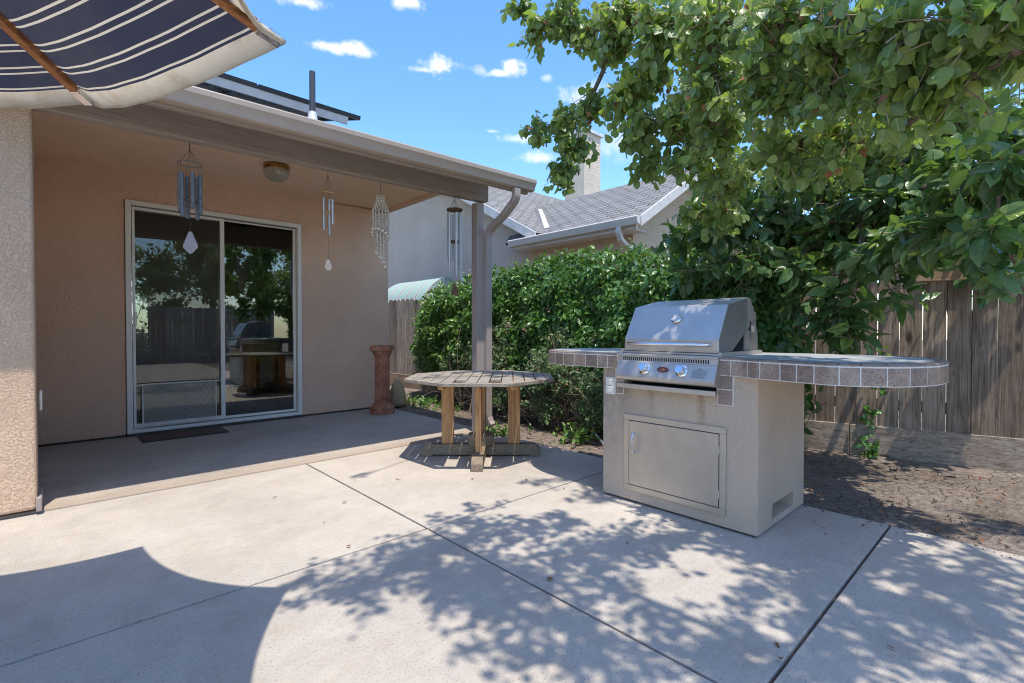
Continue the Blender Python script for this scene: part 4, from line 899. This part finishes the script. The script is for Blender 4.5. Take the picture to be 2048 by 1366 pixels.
# white rake boards, fascia and gutter
m=MB(); 
def board(m,a,b,w,t,off=(0,0,0)):
    a=Vector(a);b=Vector(b); m.add([a,b,b-Vector((0,0,w)),a-Vector((0,0,w)),a+Vector(t),b+Vector(t),b-Vector((0,0,w))+Vector(t),a-Vector((0,0,w))+Vector(t)],[(0,1,2,3),(7,6,5,4),(0,4,5,1),(1,5,6,2),(2,6,7,3),(3,7,4,0)])
board(m,(6.97,6.80,3.04),(6.97,12.5,6.12),.20,(-.04,0,0)); board(m,(6.97,12.5,6.12),(6.97,18.4,2.97),.20,(-.04,0,0))
board(m,(7.0,4.47,2.97),(9.45,4.47,4.41),.18,(0,-.04,0)); board(m,(9.45,4.47,4.41),(11.9,4.47,2.97),.18,(0,-.04,0)); m.box(6.96,6.998,4.5,7.48,2.76,2.93)
m.build('rake_board','white_paint',Nb,bevel=.005)
m=MB(); m.box(7.0,7.448,4.62,7.50,2.78,2.80); m.build('eave_soffit','white_paint',Nb)
m=MB(); m.extr([(6.955,2.82),(6.875,2.82),(6.86,2.86),(6.84,2.93),(6.855,2.95),(6.955,2.95)],4.42,7.50); m.build('gutter','gutter_pale',Nb,smooth=True,ang=20)
ndp=[(6.90,4.80,2.82),(6.90,4.80,2.72),(6.95,4.80,2.62),(7.08,4.80,2.55),(7.22,4.80,2.50),(7.33,4.80,2.40),(7.36,4.80,2.28),(7.36,4.80,0)]
def vrect(pts,a,b,name,mat,par):
    mb=MB();vs=[];fs=[]; P_=[Vector(p) for p in pts]
    for i,p in enumerate(P_):
        d=(P_[min(i+1,len(P_)-1)]-P_[max(i-1,0)]).normalized(); u=Vector((0,1,0)); v=d.cross(u).normalized()
        for sx,sy in ((-1,-1),(1,-1),(1,1),(-1,1)): vs.append(p+u*a*sx+v*b*sy)
    for i in range(len(P_)-1):
        for j in range(4): fs.append((i*4+j,i*4+(j+1)%4,(i+1)*4+(j+1)%4,(i+1)*4+j))
    mb.add(vs,fs); return mb.build(name,mat,par,bevel=.006)
vrect(ndp,.045,.035,'downspout','gutter_pale',Nb)
m=MB(); m.box(7.39,7.452,9.62,9.80,2.05,2.42) ; m.box(7.38,7.45,9.62,9.80,1.9,2.42); m.build('meter_box','lead',Nb,bevel=.006)
m=MB(); m.box(7.40,7.448,9.62,9.72,0,1.9); m.build('conduit','chime_wood',Nb)
# valley flashing
m=MB(); m.add([(7.41,6.99,3.205),(7.41,6.84,3.205),(9.09,8.66,4.195),(9.2,8.9,4.255),(7.41,6.99,3.195),(7.41,6.84,3.195),(9.09,8.66,4.185),(9.2,8.9,4.245)],[(0,1,2,3),(7,6,5,4),(0,4,5,1),(1,5,6,2),(2,6,7,3),(3,7,4,0)]); m.build('valley_flashing','white_paint',Nb)
Ch=MB().box(10.5,11.22,8.42,9.12,3.0,6.5).build('chimney','stucco_chim',Nb,bevel=.01); MB().box(10.44,11.28,8.36,9.18,6.501,6.58).build('chimney_cap','lead',Ch)
Aw=thing('window_awning',(7.45,11.4,2.3),'green and white striped dome awning on the neighbouring wall above the grey fence','awning')
m=MB(); vs=[];fs=[];na,nb=12,16
for i in range(na+1):
    a=math.pi/2*i/na
    for j in range(nb+1):
        v=j/nb; y=10.30+2.3*v; sc_=min(1,(1-abs(2*v-1))*4.)**.5 if False else 1; vs.append((7.449-.85*math.sin(a)*1.0,y,1.62+.85*math.cos(a)+.015*abs(math.sin(v*math.pi*7))))
for i in range(na):
    for j in range(nb): a=i*(nb+1)+j; fs.append((a,a+1,a+nb+2,a+nb+1))
m.add(vs,fs)
m.build('canvas','awning',Aw,smooth=True,ang=50); m=MB()
for y in (10.30,12.60):
    q=[(7.449,y,1.62)]+[(7.449-.85*math.sin(math.pi/2*i/na),y,1.62+.85*math.cos(math.pi/2*i/na)) for i in range(na+1)]; m.add(q,[tuple(range(len(q)))])
m.build('end_panel','awning_plain',Aw)
m=MB(); m.tube([(6.6,10.3,1.62),(6.6,12.6,1.62)],.015,6); m.tube([(7.44,10.3,1.62),(6.6,10.3,1.62)],.012,6); m.build('frame','white_paint',Aw)
# ================================================================ HEDGE
def hedge():
    rng=np.random.default_rng(11); Hd=thing('hedge',(4.6,4.2,0),'dense glossy green climbing hedge covering the fence between porch post and grill','hedge')
    def top(y): return np.interp(y,[1.2,1.9,2.7,3.3,4.05,4.97,5.6,6.4,6.9,7.4],[1.80,1.82,1.86,1.97,2.0,1.90,1.84,1.73,1.62,1.2])+.035*np.sin(9*y)+.03*np.sin(23*y+1)
    def front(y,z):
        f=np.interp(z,[0,.3,.7,1.1,1.6,1.9,2.1],[4.62,4.35,4.15,4.12,4.2,4.38,4.7])
        return f+.05*np.sin(5*y+3*z)+.05*np.sin(11*y-7*z)+.04*np.sin(17*z+4*y)+np.interp(y,[6.3,7.3],[0,.35])
    n=42000; y=rng.uniform(1.3,7.25,n); z=rng.uniform(.22,2.12,n); t=top(y); keep=(z<t)&~((y>6.2)&(z<(y-6.2)*.25)); y,z,t=y[keep],z[keep],t[keep]; m=len(y)
    dep=np.abs(rng.normal(0,.10,m)); x=front(y,z)+dep; tp=z>t-.14; x[tp]=rng.uniform(0,1,tp.sum())*(4.98-front(y,z)[tp])+front(y,z)[tp]; x+=rng.normal(0,.02,m)
    z=np.where(tp,z+rng.exponential(.018,m),z); low=rng.random(m)<np.interp(z,[.2,.75],[.80,0]); x,y,z,tp=x[~low],y[~low],z[~low],tp[~low]; m=len(x)
    pos=np.c_[x,y,z]; nn=np.c_[-np.ones(m)*.9,np.zeros(m),np.ones(m)*.55]; nn[tp]=[-.2,0,1.]; nn+=rng.normal(size=(m,3))*.45
    d=rng.normal(size=(m,3))*.6; d[:,2]-=.55; d[:,0]-=.3; d[tp,2]+=1.1
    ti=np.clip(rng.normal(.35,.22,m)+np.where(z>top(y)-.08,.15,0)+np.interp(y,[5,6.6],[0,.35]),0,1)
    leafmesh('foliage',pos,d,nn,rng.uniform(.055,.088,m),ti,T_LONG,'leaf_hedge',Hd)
    # long shoots on top and at the left end
    st=MB(); ps=[];ds=[]
    for i in range(120):
        yy=rng.uniform(1.5,7.2) if i<60 else rng.uniform(5.8,7.3); zz=top(yy)-.05 if i<60 else rng.uniform(.3,1.6); p=np.array([front(yy,zz)+ (rng.uniform(0,.4) if i<60 else 0),yy,zz])
        v=np.array([rng.normal()*.3,rng.normal()*.5,1.]) if i<60 else np.array([-.5,rng.uniform(.2,1.1),rng.uniform(-.4,.5)]); v/=np.linalg.norm(v); ln=rng.uniform(.08,.20)
        q=[p,p+v*ln*.6,p+v*ln+np.array([0,0,-.02])]; st.tube(q,[.0022,.0018,.001],3,False)
        for k in range(6): ps.append(p+v*ln*(k+1)/6); ds.append(rng.normal(size=3)+v*.5)
    ps=np.array(ps);ds=np.array(ds); mm=len(ps); leafmesh('shoots',ps,ds,rng.normal(size=(mm,3))+[0,0,1.],rng.uniform(.03,.055,mm),rng.uniform(.6,1,mm),T_LONG,'leaf_hedge',Hd)
    for i in range(230):
        yy=rng.uniform(1.5,6.9); a=np.array([rng.uniform(4.4,4.8),yy,-.02]); b=np.array([front(yy,.8)+.1,yy+rng.normal()*.45,rng.uniform(.4,1.)]); mid=(a+b)/2+rng.normal(size=3)*.10
        t=np.linspace(0,1,7)[:,None]; q=(1-t)**2*a+2*t*(1-t)*mid+t*t*b+rng.normal(size=(7,3))*.012; r0=rng.uniform(.002,.008); st.tube(q,list(np.linspace(r0,r0*.4,7)),4,False)
    st.build('stems','twig',Hd,smooth=True)
    # inner mass of larger, darker leaves that closes the hedge
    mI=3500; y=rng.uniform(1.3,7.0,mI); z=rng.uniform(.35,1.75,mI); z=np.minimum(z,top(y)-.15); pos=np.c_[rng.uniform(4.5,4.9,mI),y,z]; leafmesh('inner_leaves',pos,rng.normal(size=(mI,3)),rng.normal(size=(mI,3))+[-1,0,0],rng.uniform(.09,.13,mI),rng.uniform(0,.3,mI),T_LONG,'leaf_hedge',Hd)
hedge()
def bush():
    rng=np.random.default_rng(21); B=thing('flowering_bush',(3.95,4.2,0),'loose grey green bush with tiny leaves and pink flowers before the hedge','bush')
    lob=[(3.9,3.0,.20,.2,.35,.18,600),(3.95,3.7,.22,.22,.4,.18,600),(4.0,4.5,.22,.22,.4,.18,500),(4.05,2.2,.25,.22,.3,.2,600),(3.95,3.6,.62,.28,.40,.32,1700),(3.98,4.2,.45,.25,.4,.25,1200),(3.95,3.05,.45,.25,.35,.25,1100),(3.9,2.5,.35,.2,.3,.2,700),(4.0,3.3,.62,.28,.35,.30,1500),(3.95,2.75,.55,.26,.30,.30,1100),(4.05,2.3,.60,.24,.28,.30,900),(4.05,3.9,.60,.26,.35,.40,1400),(4.05,4.5,.75,.28,.35,.42,1500),(4.1,5.2,.75,.28,.35,.40,1300),(4.1,5.7,.55,.22,.25,.30,700),(4.1,3.6,1.0,.22,.3,.18,700),(4.15,4.6,1.15,.2,.3,.15,500)]
    tw=MB();PS=[];DS=[]
    for l in lob:
        pp,ps,ds=twigleaves(rng,l[:3],l[3:6],l[6],1,.03,root=(4.25,l[1],.05),per=14); PS+=ps;DS+=ds
        for q in pp: tw.tube(q,[.0024]*3+[.0014]*3,3,False)
        for _ in range(9):
            a=np.array([4.25+rng.normal()*.1,l[1]+rng.normal()*.12,-.03]); b=np.array(l[:3])+rng.normal(size=3)*np.array(l[3:6])*.6; mid=(a+b)/2+rng.normal(size=3)*.08; t=np.linspace(0,1,7)[:,None]; q=(1-t)**2*a+2*t*(1-t)*mid+t*t*b+rng.normal(size=(7,3))*.01
            tw.tube(q,list(np.linspace(.007,.002,7)),4,False)
    # bare arching twigs near the ground
    for _ in range(120):
        y=rng.uniform(2.,5.6); a=np.array([4.3+rng.normal()*.12,y,-.02]); b=np.array([3.72+rng.uniform(0,.3),y+rng.normal()*.35,rng.uniform(.03,.5)]); mid=(a+b)/2+np.array([0,0,.2])+rng.normal(size=3)*.08; t=np.linspace(0,1,8)[:,None]; q=(1-t)**2*a+2*t*(1-t)*mid+t*t*b+rng.normal(size=(8,3))*.010; r0=rng.uniform(.0015,.004); tw.tube(q,list(np.linspace(r0,r0*.5,8)),3,False)
    tw.build('stems','twig',B,smooth=True); PS=np.array(PS);m=len(PS); d=np.array(DS)+rng.normal(size=(m,3))*.5; nn=rng.normal(size=(m,3))*.6+[-.5,-.1,.8]
    k=rng.random(m)<.03; leafmesh('dry_leaves',PS[k],d[k],nn[k],rng.uniform(.02,.035,k.sum()),rng.random(k.sum()),T_LONG,'leaf_dry',B); PS,d,nn=PS[~k],d[~k],nn[~k]; m=len(PS)
    leafmesh('foliage',PS,d,nn,rng.uniform(.026,.046,m),np.clip(rng.normal(.4,.28,m),0,1),T_LONG,'leaf_bush',B)
    for (y,z) in ((3.9,1.13),(3.95,1.09),(4.25,1.14),(4.6,1.0),(4.64,1.05),(4.55,.96),(3.6,1.3),(3.0,1.0)):
        m_=MB(); c=(3.86+rng.normal()*.02,y,z)
        for i in range(12):
            v=rng.normal(size=3)*.018; p=Vector(c)+Vector(v); u=Vector(rng.normal(size=3)).normalized()*.008; w2=Vector(rng.normal(size=3)).normalized()*.008; m_.add([p-u,p+w2,p+u,p-w2],[(0,1,2,3)])
        m_.build('flower','flower',B)
bush()
# ground vine and weeds
def weeds(name,label,c,rad,n,size,seed,leaf='leaf_hedge',h=.12,cat='plant'):
    rng=np.random.default_rng(seed); W=thing(name,(c[0],c[1],0),label,cat); st=MB(); PS=[];DS=[]
    for _ in range(n):
        a=np.array([c[0]+rng.normal()*rad[0]*.5,c[1]+rng.normal()*rad[1]*.5,-.02]); v=rng.normal(size=3)*.6; v[2]=abs(v[2])+.35; v/=np.linalg.norm(v); ln=rng.uniform(.5,1.2)*h; q=[a,a+v*ln*.6,a+v*ln+[0,0,-.2*ln]]; st.tube(q,[.0018,.0014,.0008],3,False)
        for k in range(5): PS.append(a+v*ln*(.3+.7*k/4)); DS.append(rng.normal(size=3)+v)
    st.build('stems','twig',W); PS=np.array(PS);m=len(PS); leafmesh('foliage',PS,np.array(DS),rng.normal(size=(m,3))*.6+[0,0,1.],rng.uniform(.6,1.1,m)*size,rng.uniform(.4,1,m),T_LONG,leaf,W); return W
weeds('vine_plant','bright green low vine sprawling on the soil left of the table',(3.95,6.0),(.30,.75),110,.055,31)
weeds('weed','small green weed tuft growing at the foot of the porch post',(3.38,3.80),(.12,.22),40,.05,32)
weeds('weed','small leafy weed on the soil between table and barbecue island',(3.72,3.05),(.07,.09),26,.07,33,h=.2)
weeds('weed','tiny weed on bare soil right behind the barbecue island base',(3.95,1.2),(.05,.06),10,.03,34,h=.06)
W=weeds('fence_vine','thin leafy vine climbing up the kickboard of the brown fence',(5.09,.95),(.03,.05),8,.05,35,h=.12)
rng=np.random.default_rng(36); PS=[];pa=[]; 
for i in range(26):
    z=.05+i*.034; p=np.array([5.08+.0*z+rng.normal()*.01-.02,.93+.05*math.sin(6*z)+rng.normal()*.012,z]); pa.append(p)
    if (i//4)%2==0: 
        for _ in range(4): PS.append(p+rng.normal(size=3)*.03)
MB().tube(pa,.0022,4).build('climbing_stem','twig',W); PS=np.array(PS); m_=len(PS); leafmesh('climbing_leaves',PS,rng.normal(size=(m_,3))+[-.5,0,-.3],rng.normal(size=(m_,3))*.5+[-1,-.3,.6],rng.uniform(.05,.085,m_),rng.uniform(.2,.8,m_),T_LONG,'leaf_hedge',W)
m=MB(); m.tube([(4.3,3.55,.42),(4.05,3.2,.24),(3.85,2.95,.08),(3.72,2.72,.0),(3.70,2.5,-.005)],.010,8); o=m.build('irrigation_pipe','hose',smooth=True); tag(o,'grey irrigation pipe sloping down out of the bush to the soil','pipe')
# ================================================================ TREES
NF=1.55
NFAR=1.45
def lob(x,y,d,rpx,n,rz=1.,dr=1.):
    p=at(x,y,d); r=rpx*d/FPX; return (p[0],p[1],p[2],r*dr,r*dr,r*rz,int(n*NF*(NFAR if d>2.9 else 1)))
def shade(x,y,h,r,n):   # crown lobe at height h whose shade lands at the patio point seen at pixel x,y
    d=at(x,y,1)-np.array([0,0,CZ]); k=-CZ/d[2]; g=np.array([0,0,CZ])+d*k; return (g[0]-.10*h,g[1]-.30*h,h,r,r,r*.6,n)
PL=[lob(1035,20,3.9,40,55),lob(1075,60,3.8,50,90),lob(1130,25,3.7,65,130),lob(1165,75,3.7,60,120),lob(1240,35,3.4,80,200),lob(1225,105,3.5,50,90),lob(1330,70,3.1,95,260),lob(1310,150,3.4,60,110),
 lob(1180,210,3.7,50,95),lob(1120,240,3.8,45,85),lob(1075,262,3.9,40,60),lob(1150,300,3.8,50,95),lob(1125,350,3.8,42,80),lob(1255,195,3.4,65,150),lob(1275,262,3.3,60,120),lob(1340,235,3.2,75,180),lob(1300,325,3.4,55,85),lob(1380,320,3.2,60,120),
 lob(1430,60,2.7,100,280),lob(1420,170,2.7,95,250),lob(1440,270,2.9,85,200),lob(1460,360,3.1,70,150),lob(1440,440,3.3,55,85),lob(1395,425,3.4,40,45),lob(1540,70,2.3,110,240),lob(1540,190,2.4,110,240),lob(1560,300,2.6,100,210),
 lob(1660,60,2.1,120,230),lob(1660,180,2.2,115,220),lob(1680,290,2.4,100,170),lob(1790,70,1.9,125,190),lob(1790,190,2.0,115,160),lob(1920,60,1.75,130,150),lob(1910,170,1.85,115,120),lob(2030,100,1.7,110,110),lob(2030,20,1.6,110,110),lob(1800,270,2.2,70,60),
 lob(1500,150,3.6,150,420),lob(1650,130,3.5,160,420),lob(1820,120,3.3,170,420),lob(1980,100,3.1,150,350),lob(1380,20,3.8,110,230),lob(1600,330,3.9,110,260),lob(1730,330,3.8,100,230),lob(1500,-40,3.2,130,110),lob(1800,-60,2.8,160,120),lob(1900,290,3.4,110,240)]
rg=random.Random(77)
SH=[(900,1085,.9),(960,1060,.9),(1050,1060,1),(1130,1040,1),(1180,990,.8),(860,1150,.8),(760,1130,.75),(690,1170,.7),(650,1190,.5),(830,1110,.7),(980,1130,1),(1060,1160,1),(1130,1130,1),(1190,1085,1),(940,1190,.9),(880,1180,.8),(1030,1220,.8),(1110,1240,.9),(1160,1290,.6),(1240,1100,1),(1300,1075,.8),(1240,1180,.7),(1350,1080,.6),
 (1000,1290,.12),(1260,1290,.45),(1360,1310,.65),(1440,1330,.6),(1450,1270,.5),(1530,1290,.6),(1500,1100,.8),(1580,1130,.8),(1560,1180,.6),(1650,1170,.8),(1640,1100,1),(1720,1110,1),(1680,1230,.6),(1600,1240,.5),(1760,1190,.8),(1800,1110,1),(1880,1160,1),(1960,1180,1),(1820,1240,.8),(1900,1240,.7),(1990,1250,.9),(1760,1290,.5),(1860,1320,.4),(2000,1330,.4),(1700,1340,.5),(2040,1150,1),(1700,1040,1),(1850,1050,1),(2000,1050,1),(700,960,.05),(860,905,.35),(940,1015,.35),(1060,965,.35),(890,1035,.35),(1130,950,.3),(1400,1050,.9),(1560,1340,.6),(1220,1340,.35),(1120,1330,.2),(960,900,.5),(900,880,.5),(1040,900,.5),(1010,880,.4)]
for (x,y,k) in SH:
    h=rg.uniform(3.3,4.3) if y>1000 else rg.uniform(5.2,6.2); d=at(x,y,1)-np.array([0,0,CZ]); kk=-CZ/d[2]; r=.38 if y>1040 else .26; k=k if y>1040 else k*.6
    PL.append(shade(x,y,h,r,int(185*k)+6))
tree('pear_tree',(4.3,-2.6,0),[(4.3,-2.6,-.1),(4.25,-2.5,1.2),(4.1,-2.2,2.4),(3.9,-1.8,3.4),(3.6,-1.4,4.3)],PL,'tall pear tree with round hanging leaves filling the upper right','tree','leaf_pear',T_PEAR,.064,.75,.35,101,tr=.13,dry=.02,limb_r=.022)
QL=[lob(1350,480,4.2,45,40,.6),lob(1420,470,4.1,55,80,.7),lob(1480,440,4.0,65,120),lob(1370,545,4.2,45,45,.6),lob(1440,530,4.0,60,90,.7),lob(1510,520,3.8,65,110,.7),lob(1480,580,3.9,40,36,.6),lob(1560,450,4.0,80,150),lob(1580,540,3.7,65,100,.7),lob(1580,610,3.7,45,45,.7),lob(1600,670,3.7,30,22),
 lob(1650,480,3.7,80,150),lob(1650,570,3.5,60,75),lob(1700,620,3.4,60,70),lob(1705,680,3.35,45,48),lob(1640,640,3.5,35,26),lob(1720,520,3.3,70,75),lob(1730,430,3.5,90,150),lob(1800,480,3.0,75,75),lob(1790,590,3.2,40,22),lob(1850,500,3.0,50,36),lob(1830,400,3.2,95,140),
 lob(1880,470,2.7,80,70),lob(1940,400,2.6,95,100),lob(1960,490,2.5,75,60),lob(2000,450,2.2,90,55),lob(2030,530,2.2,60,32),lob(2000,575,2.5,35,14),lob(1930,330,2.7,95,100),lob(2020,350,2.2,95,70),lob(2030,280,2.3,80,50),
 lob(1450,380,4.6,90,150),lob(1540,370,4.7,90,170),lob(1640,370,4.6,100,190),lob(1740,350,4.4,100,190),lob(1850,310,4.2,110,200),lob(1960,250,4.0,120,220),lob(1800,430,4.4,110,170),lob(1930,430,4.0,110,150),lob(1680,440,4.6,110,170),lob(1560,470,4.7,70,110),lob(2060,420,3.4,120,120),lob(1990,540,3.6,60,40)]
QL=[(*q[:6],int(q[6]*(.62 if i<41 and q[2]<1.75 else .8))) for i,q in enumerate(QL)]
tree('persimmon_tree',(5.55,.35,0),[(5.55,.35,-.1),(5.50,.40,.9),(5.42,.50,1.6),(5.30,.60,2.2),(5.2,.7,2.9)],QL,'persimmon tree with large glossy drooping leaves and small green fruit over the brown fence','tree','leaf_persimmon',T_LONG,.125,.35,.9,202,tr=.10,fruit=26,per=6,limb_r=.03,twig_r=.004)
tree('distant_tree',(20.5,9.0,0),[(20.5,9,-.1),(20.5,9,3),(20.5,9,5.2)],[(20.5,9,6.2,1.2,1.2,.9,900),(20.7,8.2,5.6,1,1,.8,700),(20.4,9.9,5.7,1,1,.8,700)],'small pale green tree beyond the neighbouring roof','tree','leaf_bush',T_SMALL,.12,.3,.3,303,tr=.15)
tree('backyard_tree',(1.2,13.8,0),[(1.2,13.8,-.1),(1.2,13.8,1)],[(.6,13.4,1.5,.9,.8,.9,1500),(1.6,13.6,2.2,.9,.8,.8,1200),(1.2,13.3,.8,.9,.7,.6,900)],'bright green shrub tree outside the far window seen through the door','tree','leaf_pear',T_SMALL,.11,.3,.3,304,tr=.06)
for k,(x,y,h) in enumerate(((1.8,-9.5,4.4),(4.6,-10,4.9),(7.4,-9.4,4.5))):
    rr=np.random.default_rng(400+k); L_=[(x+rr.normal()*1.1,y+rr.normal()*.7,h+rr.normal()*1.2,.9,.9,.8,480) for _ in range(15)]+[(x+rr.normal()*1.2,y+.6,rr.uniform(1.7,3.2),.8,.6,.6,380) for _ in range(6)]
    tree('background_tree',(x,y,0),[(x,y,-.1),(x,y,h*.5),(x,y,h*.8)],L_,['bushy tree beyond the far fence, reflected at the left of the door','tall bushy tree beyond the far fence, reflected mid door','bushy tree beyond the far fence, reflected at the right of the door'][k],'tree','leaf_pear',T_SMALL,.17,.4,.4,500+k,tr=.14,group='trees behind the camera',per=12)
# fallen leaves
rng=np.random.default_rng(55); n=900; P_=np.c_[rng.uniform(3.45,5.0,n),rng.uniform(-.5,7,n),np.full(n,.004)]; k=rng.random(n)<.03; P_[k,0]=rng.uniform(.9,3.3,k.sum()); P_[k,1]=rng.uniform(.3,3.8,k.sum()); P_[:,2]+=.006
lt=leafmesh('leaf_litter',P_,rng.normal(size=(n,3))*[1,1,.15],rng.normal(size=(n,3))*.25+[0,0,1],rng.uniform(.012,.04,n),rng.random(n),T_SMALL,'leaf_dry',None); lt['kind']='stuff'; lt['label']='scattered dry brown fallen leaves on soil and patio'; lt['category']='leaf litter'
T_ROCK=(np.array([(1,0,0),(0,1,0),(-1,0,0),(0,-1,0),(0,0,.7),(0,0,-.7)],float),np.zeros((6,2)),[(0,1,4),(1,2,4),(2,3,4),(3,0,4),(1,0,5),(2,1,5),(3,2,5),(0,3,5)])
n=5200; P_=np.c_[3.40+np.abs(rng.normal(0,.75,n)),rng.uniform(-.8,7.2,n),np.full(n,-.004)]; P_=P_[P_[:,0]<5.2]; k=rng.random(len(P_))<.10; P_[k,0]=3.375-np.abs(rng.normal(0,.035,k.sum())); P_[k,2]=.002; n=len(P_)
ck=leafmesh('soil_crumbs',P_,rng.normal(size=(n,3)),rng.normal(size=(n,3)),rng.exponential(.0022,n)+.0012,rng.random(n),T_ROCK,'soil',None); ck['kind']='stuff'; ck['label']='small crumbs of dry soil along the edge of the patio'; ck['category']='soil crumbs'
# ================================================================ ROOM FURNITURE (seen through the glass)
def chair(x,y,rz,label,cm):
    C_=thing('dining_chair',(x,y,.03),label,'chair','dining chairs inside'); T=Matrix.Translation((x,y,.03))@Matrix.Rotation(rz,4,'Z')
    def m(): q=MB(); q.T=T; return q
    m().box(-.22,.22,-.22,.22,.43,.47).build('seat',cm,C_,bevel=.01)
    q=m(); q.box(-.20,.20,.19,.22,.62,.98); q.build('backrest',cm,C_,bevel=.01)
    for sx in (-1,1):
        for sy in (-1,1): q=m(); q.box(sx*.19-.018,sx*.19+.018,sy*.19-.018,sy*.19+.018,0,.43 if sy<0 else .615); q.build('leg','dark_wood',C_)
chair(1.95,7.25,R(200),'dining chair with a green back inside the glass door','green_cloth'); chair(2.55,8.25,R(20),'dark wooden dining chair behind the indoor table','dark_wood')
Td=thing('dining_table',(2.2,7.95,.03),'dark wooden dining table inside the room behind the glass door','table'); bx(1.5,2.9,7.55,8.35,.74,.78).build('tabletop','dark_wood',Td,bevel=.005)
for x,y in ((1.57,7.62),(2.83,7.62),(1.57,8.28),(2.83,8.28)): bx(x-.03,x+.03,y-.03,y+.03,.03,.739).build('leg','dark_wood',Td)
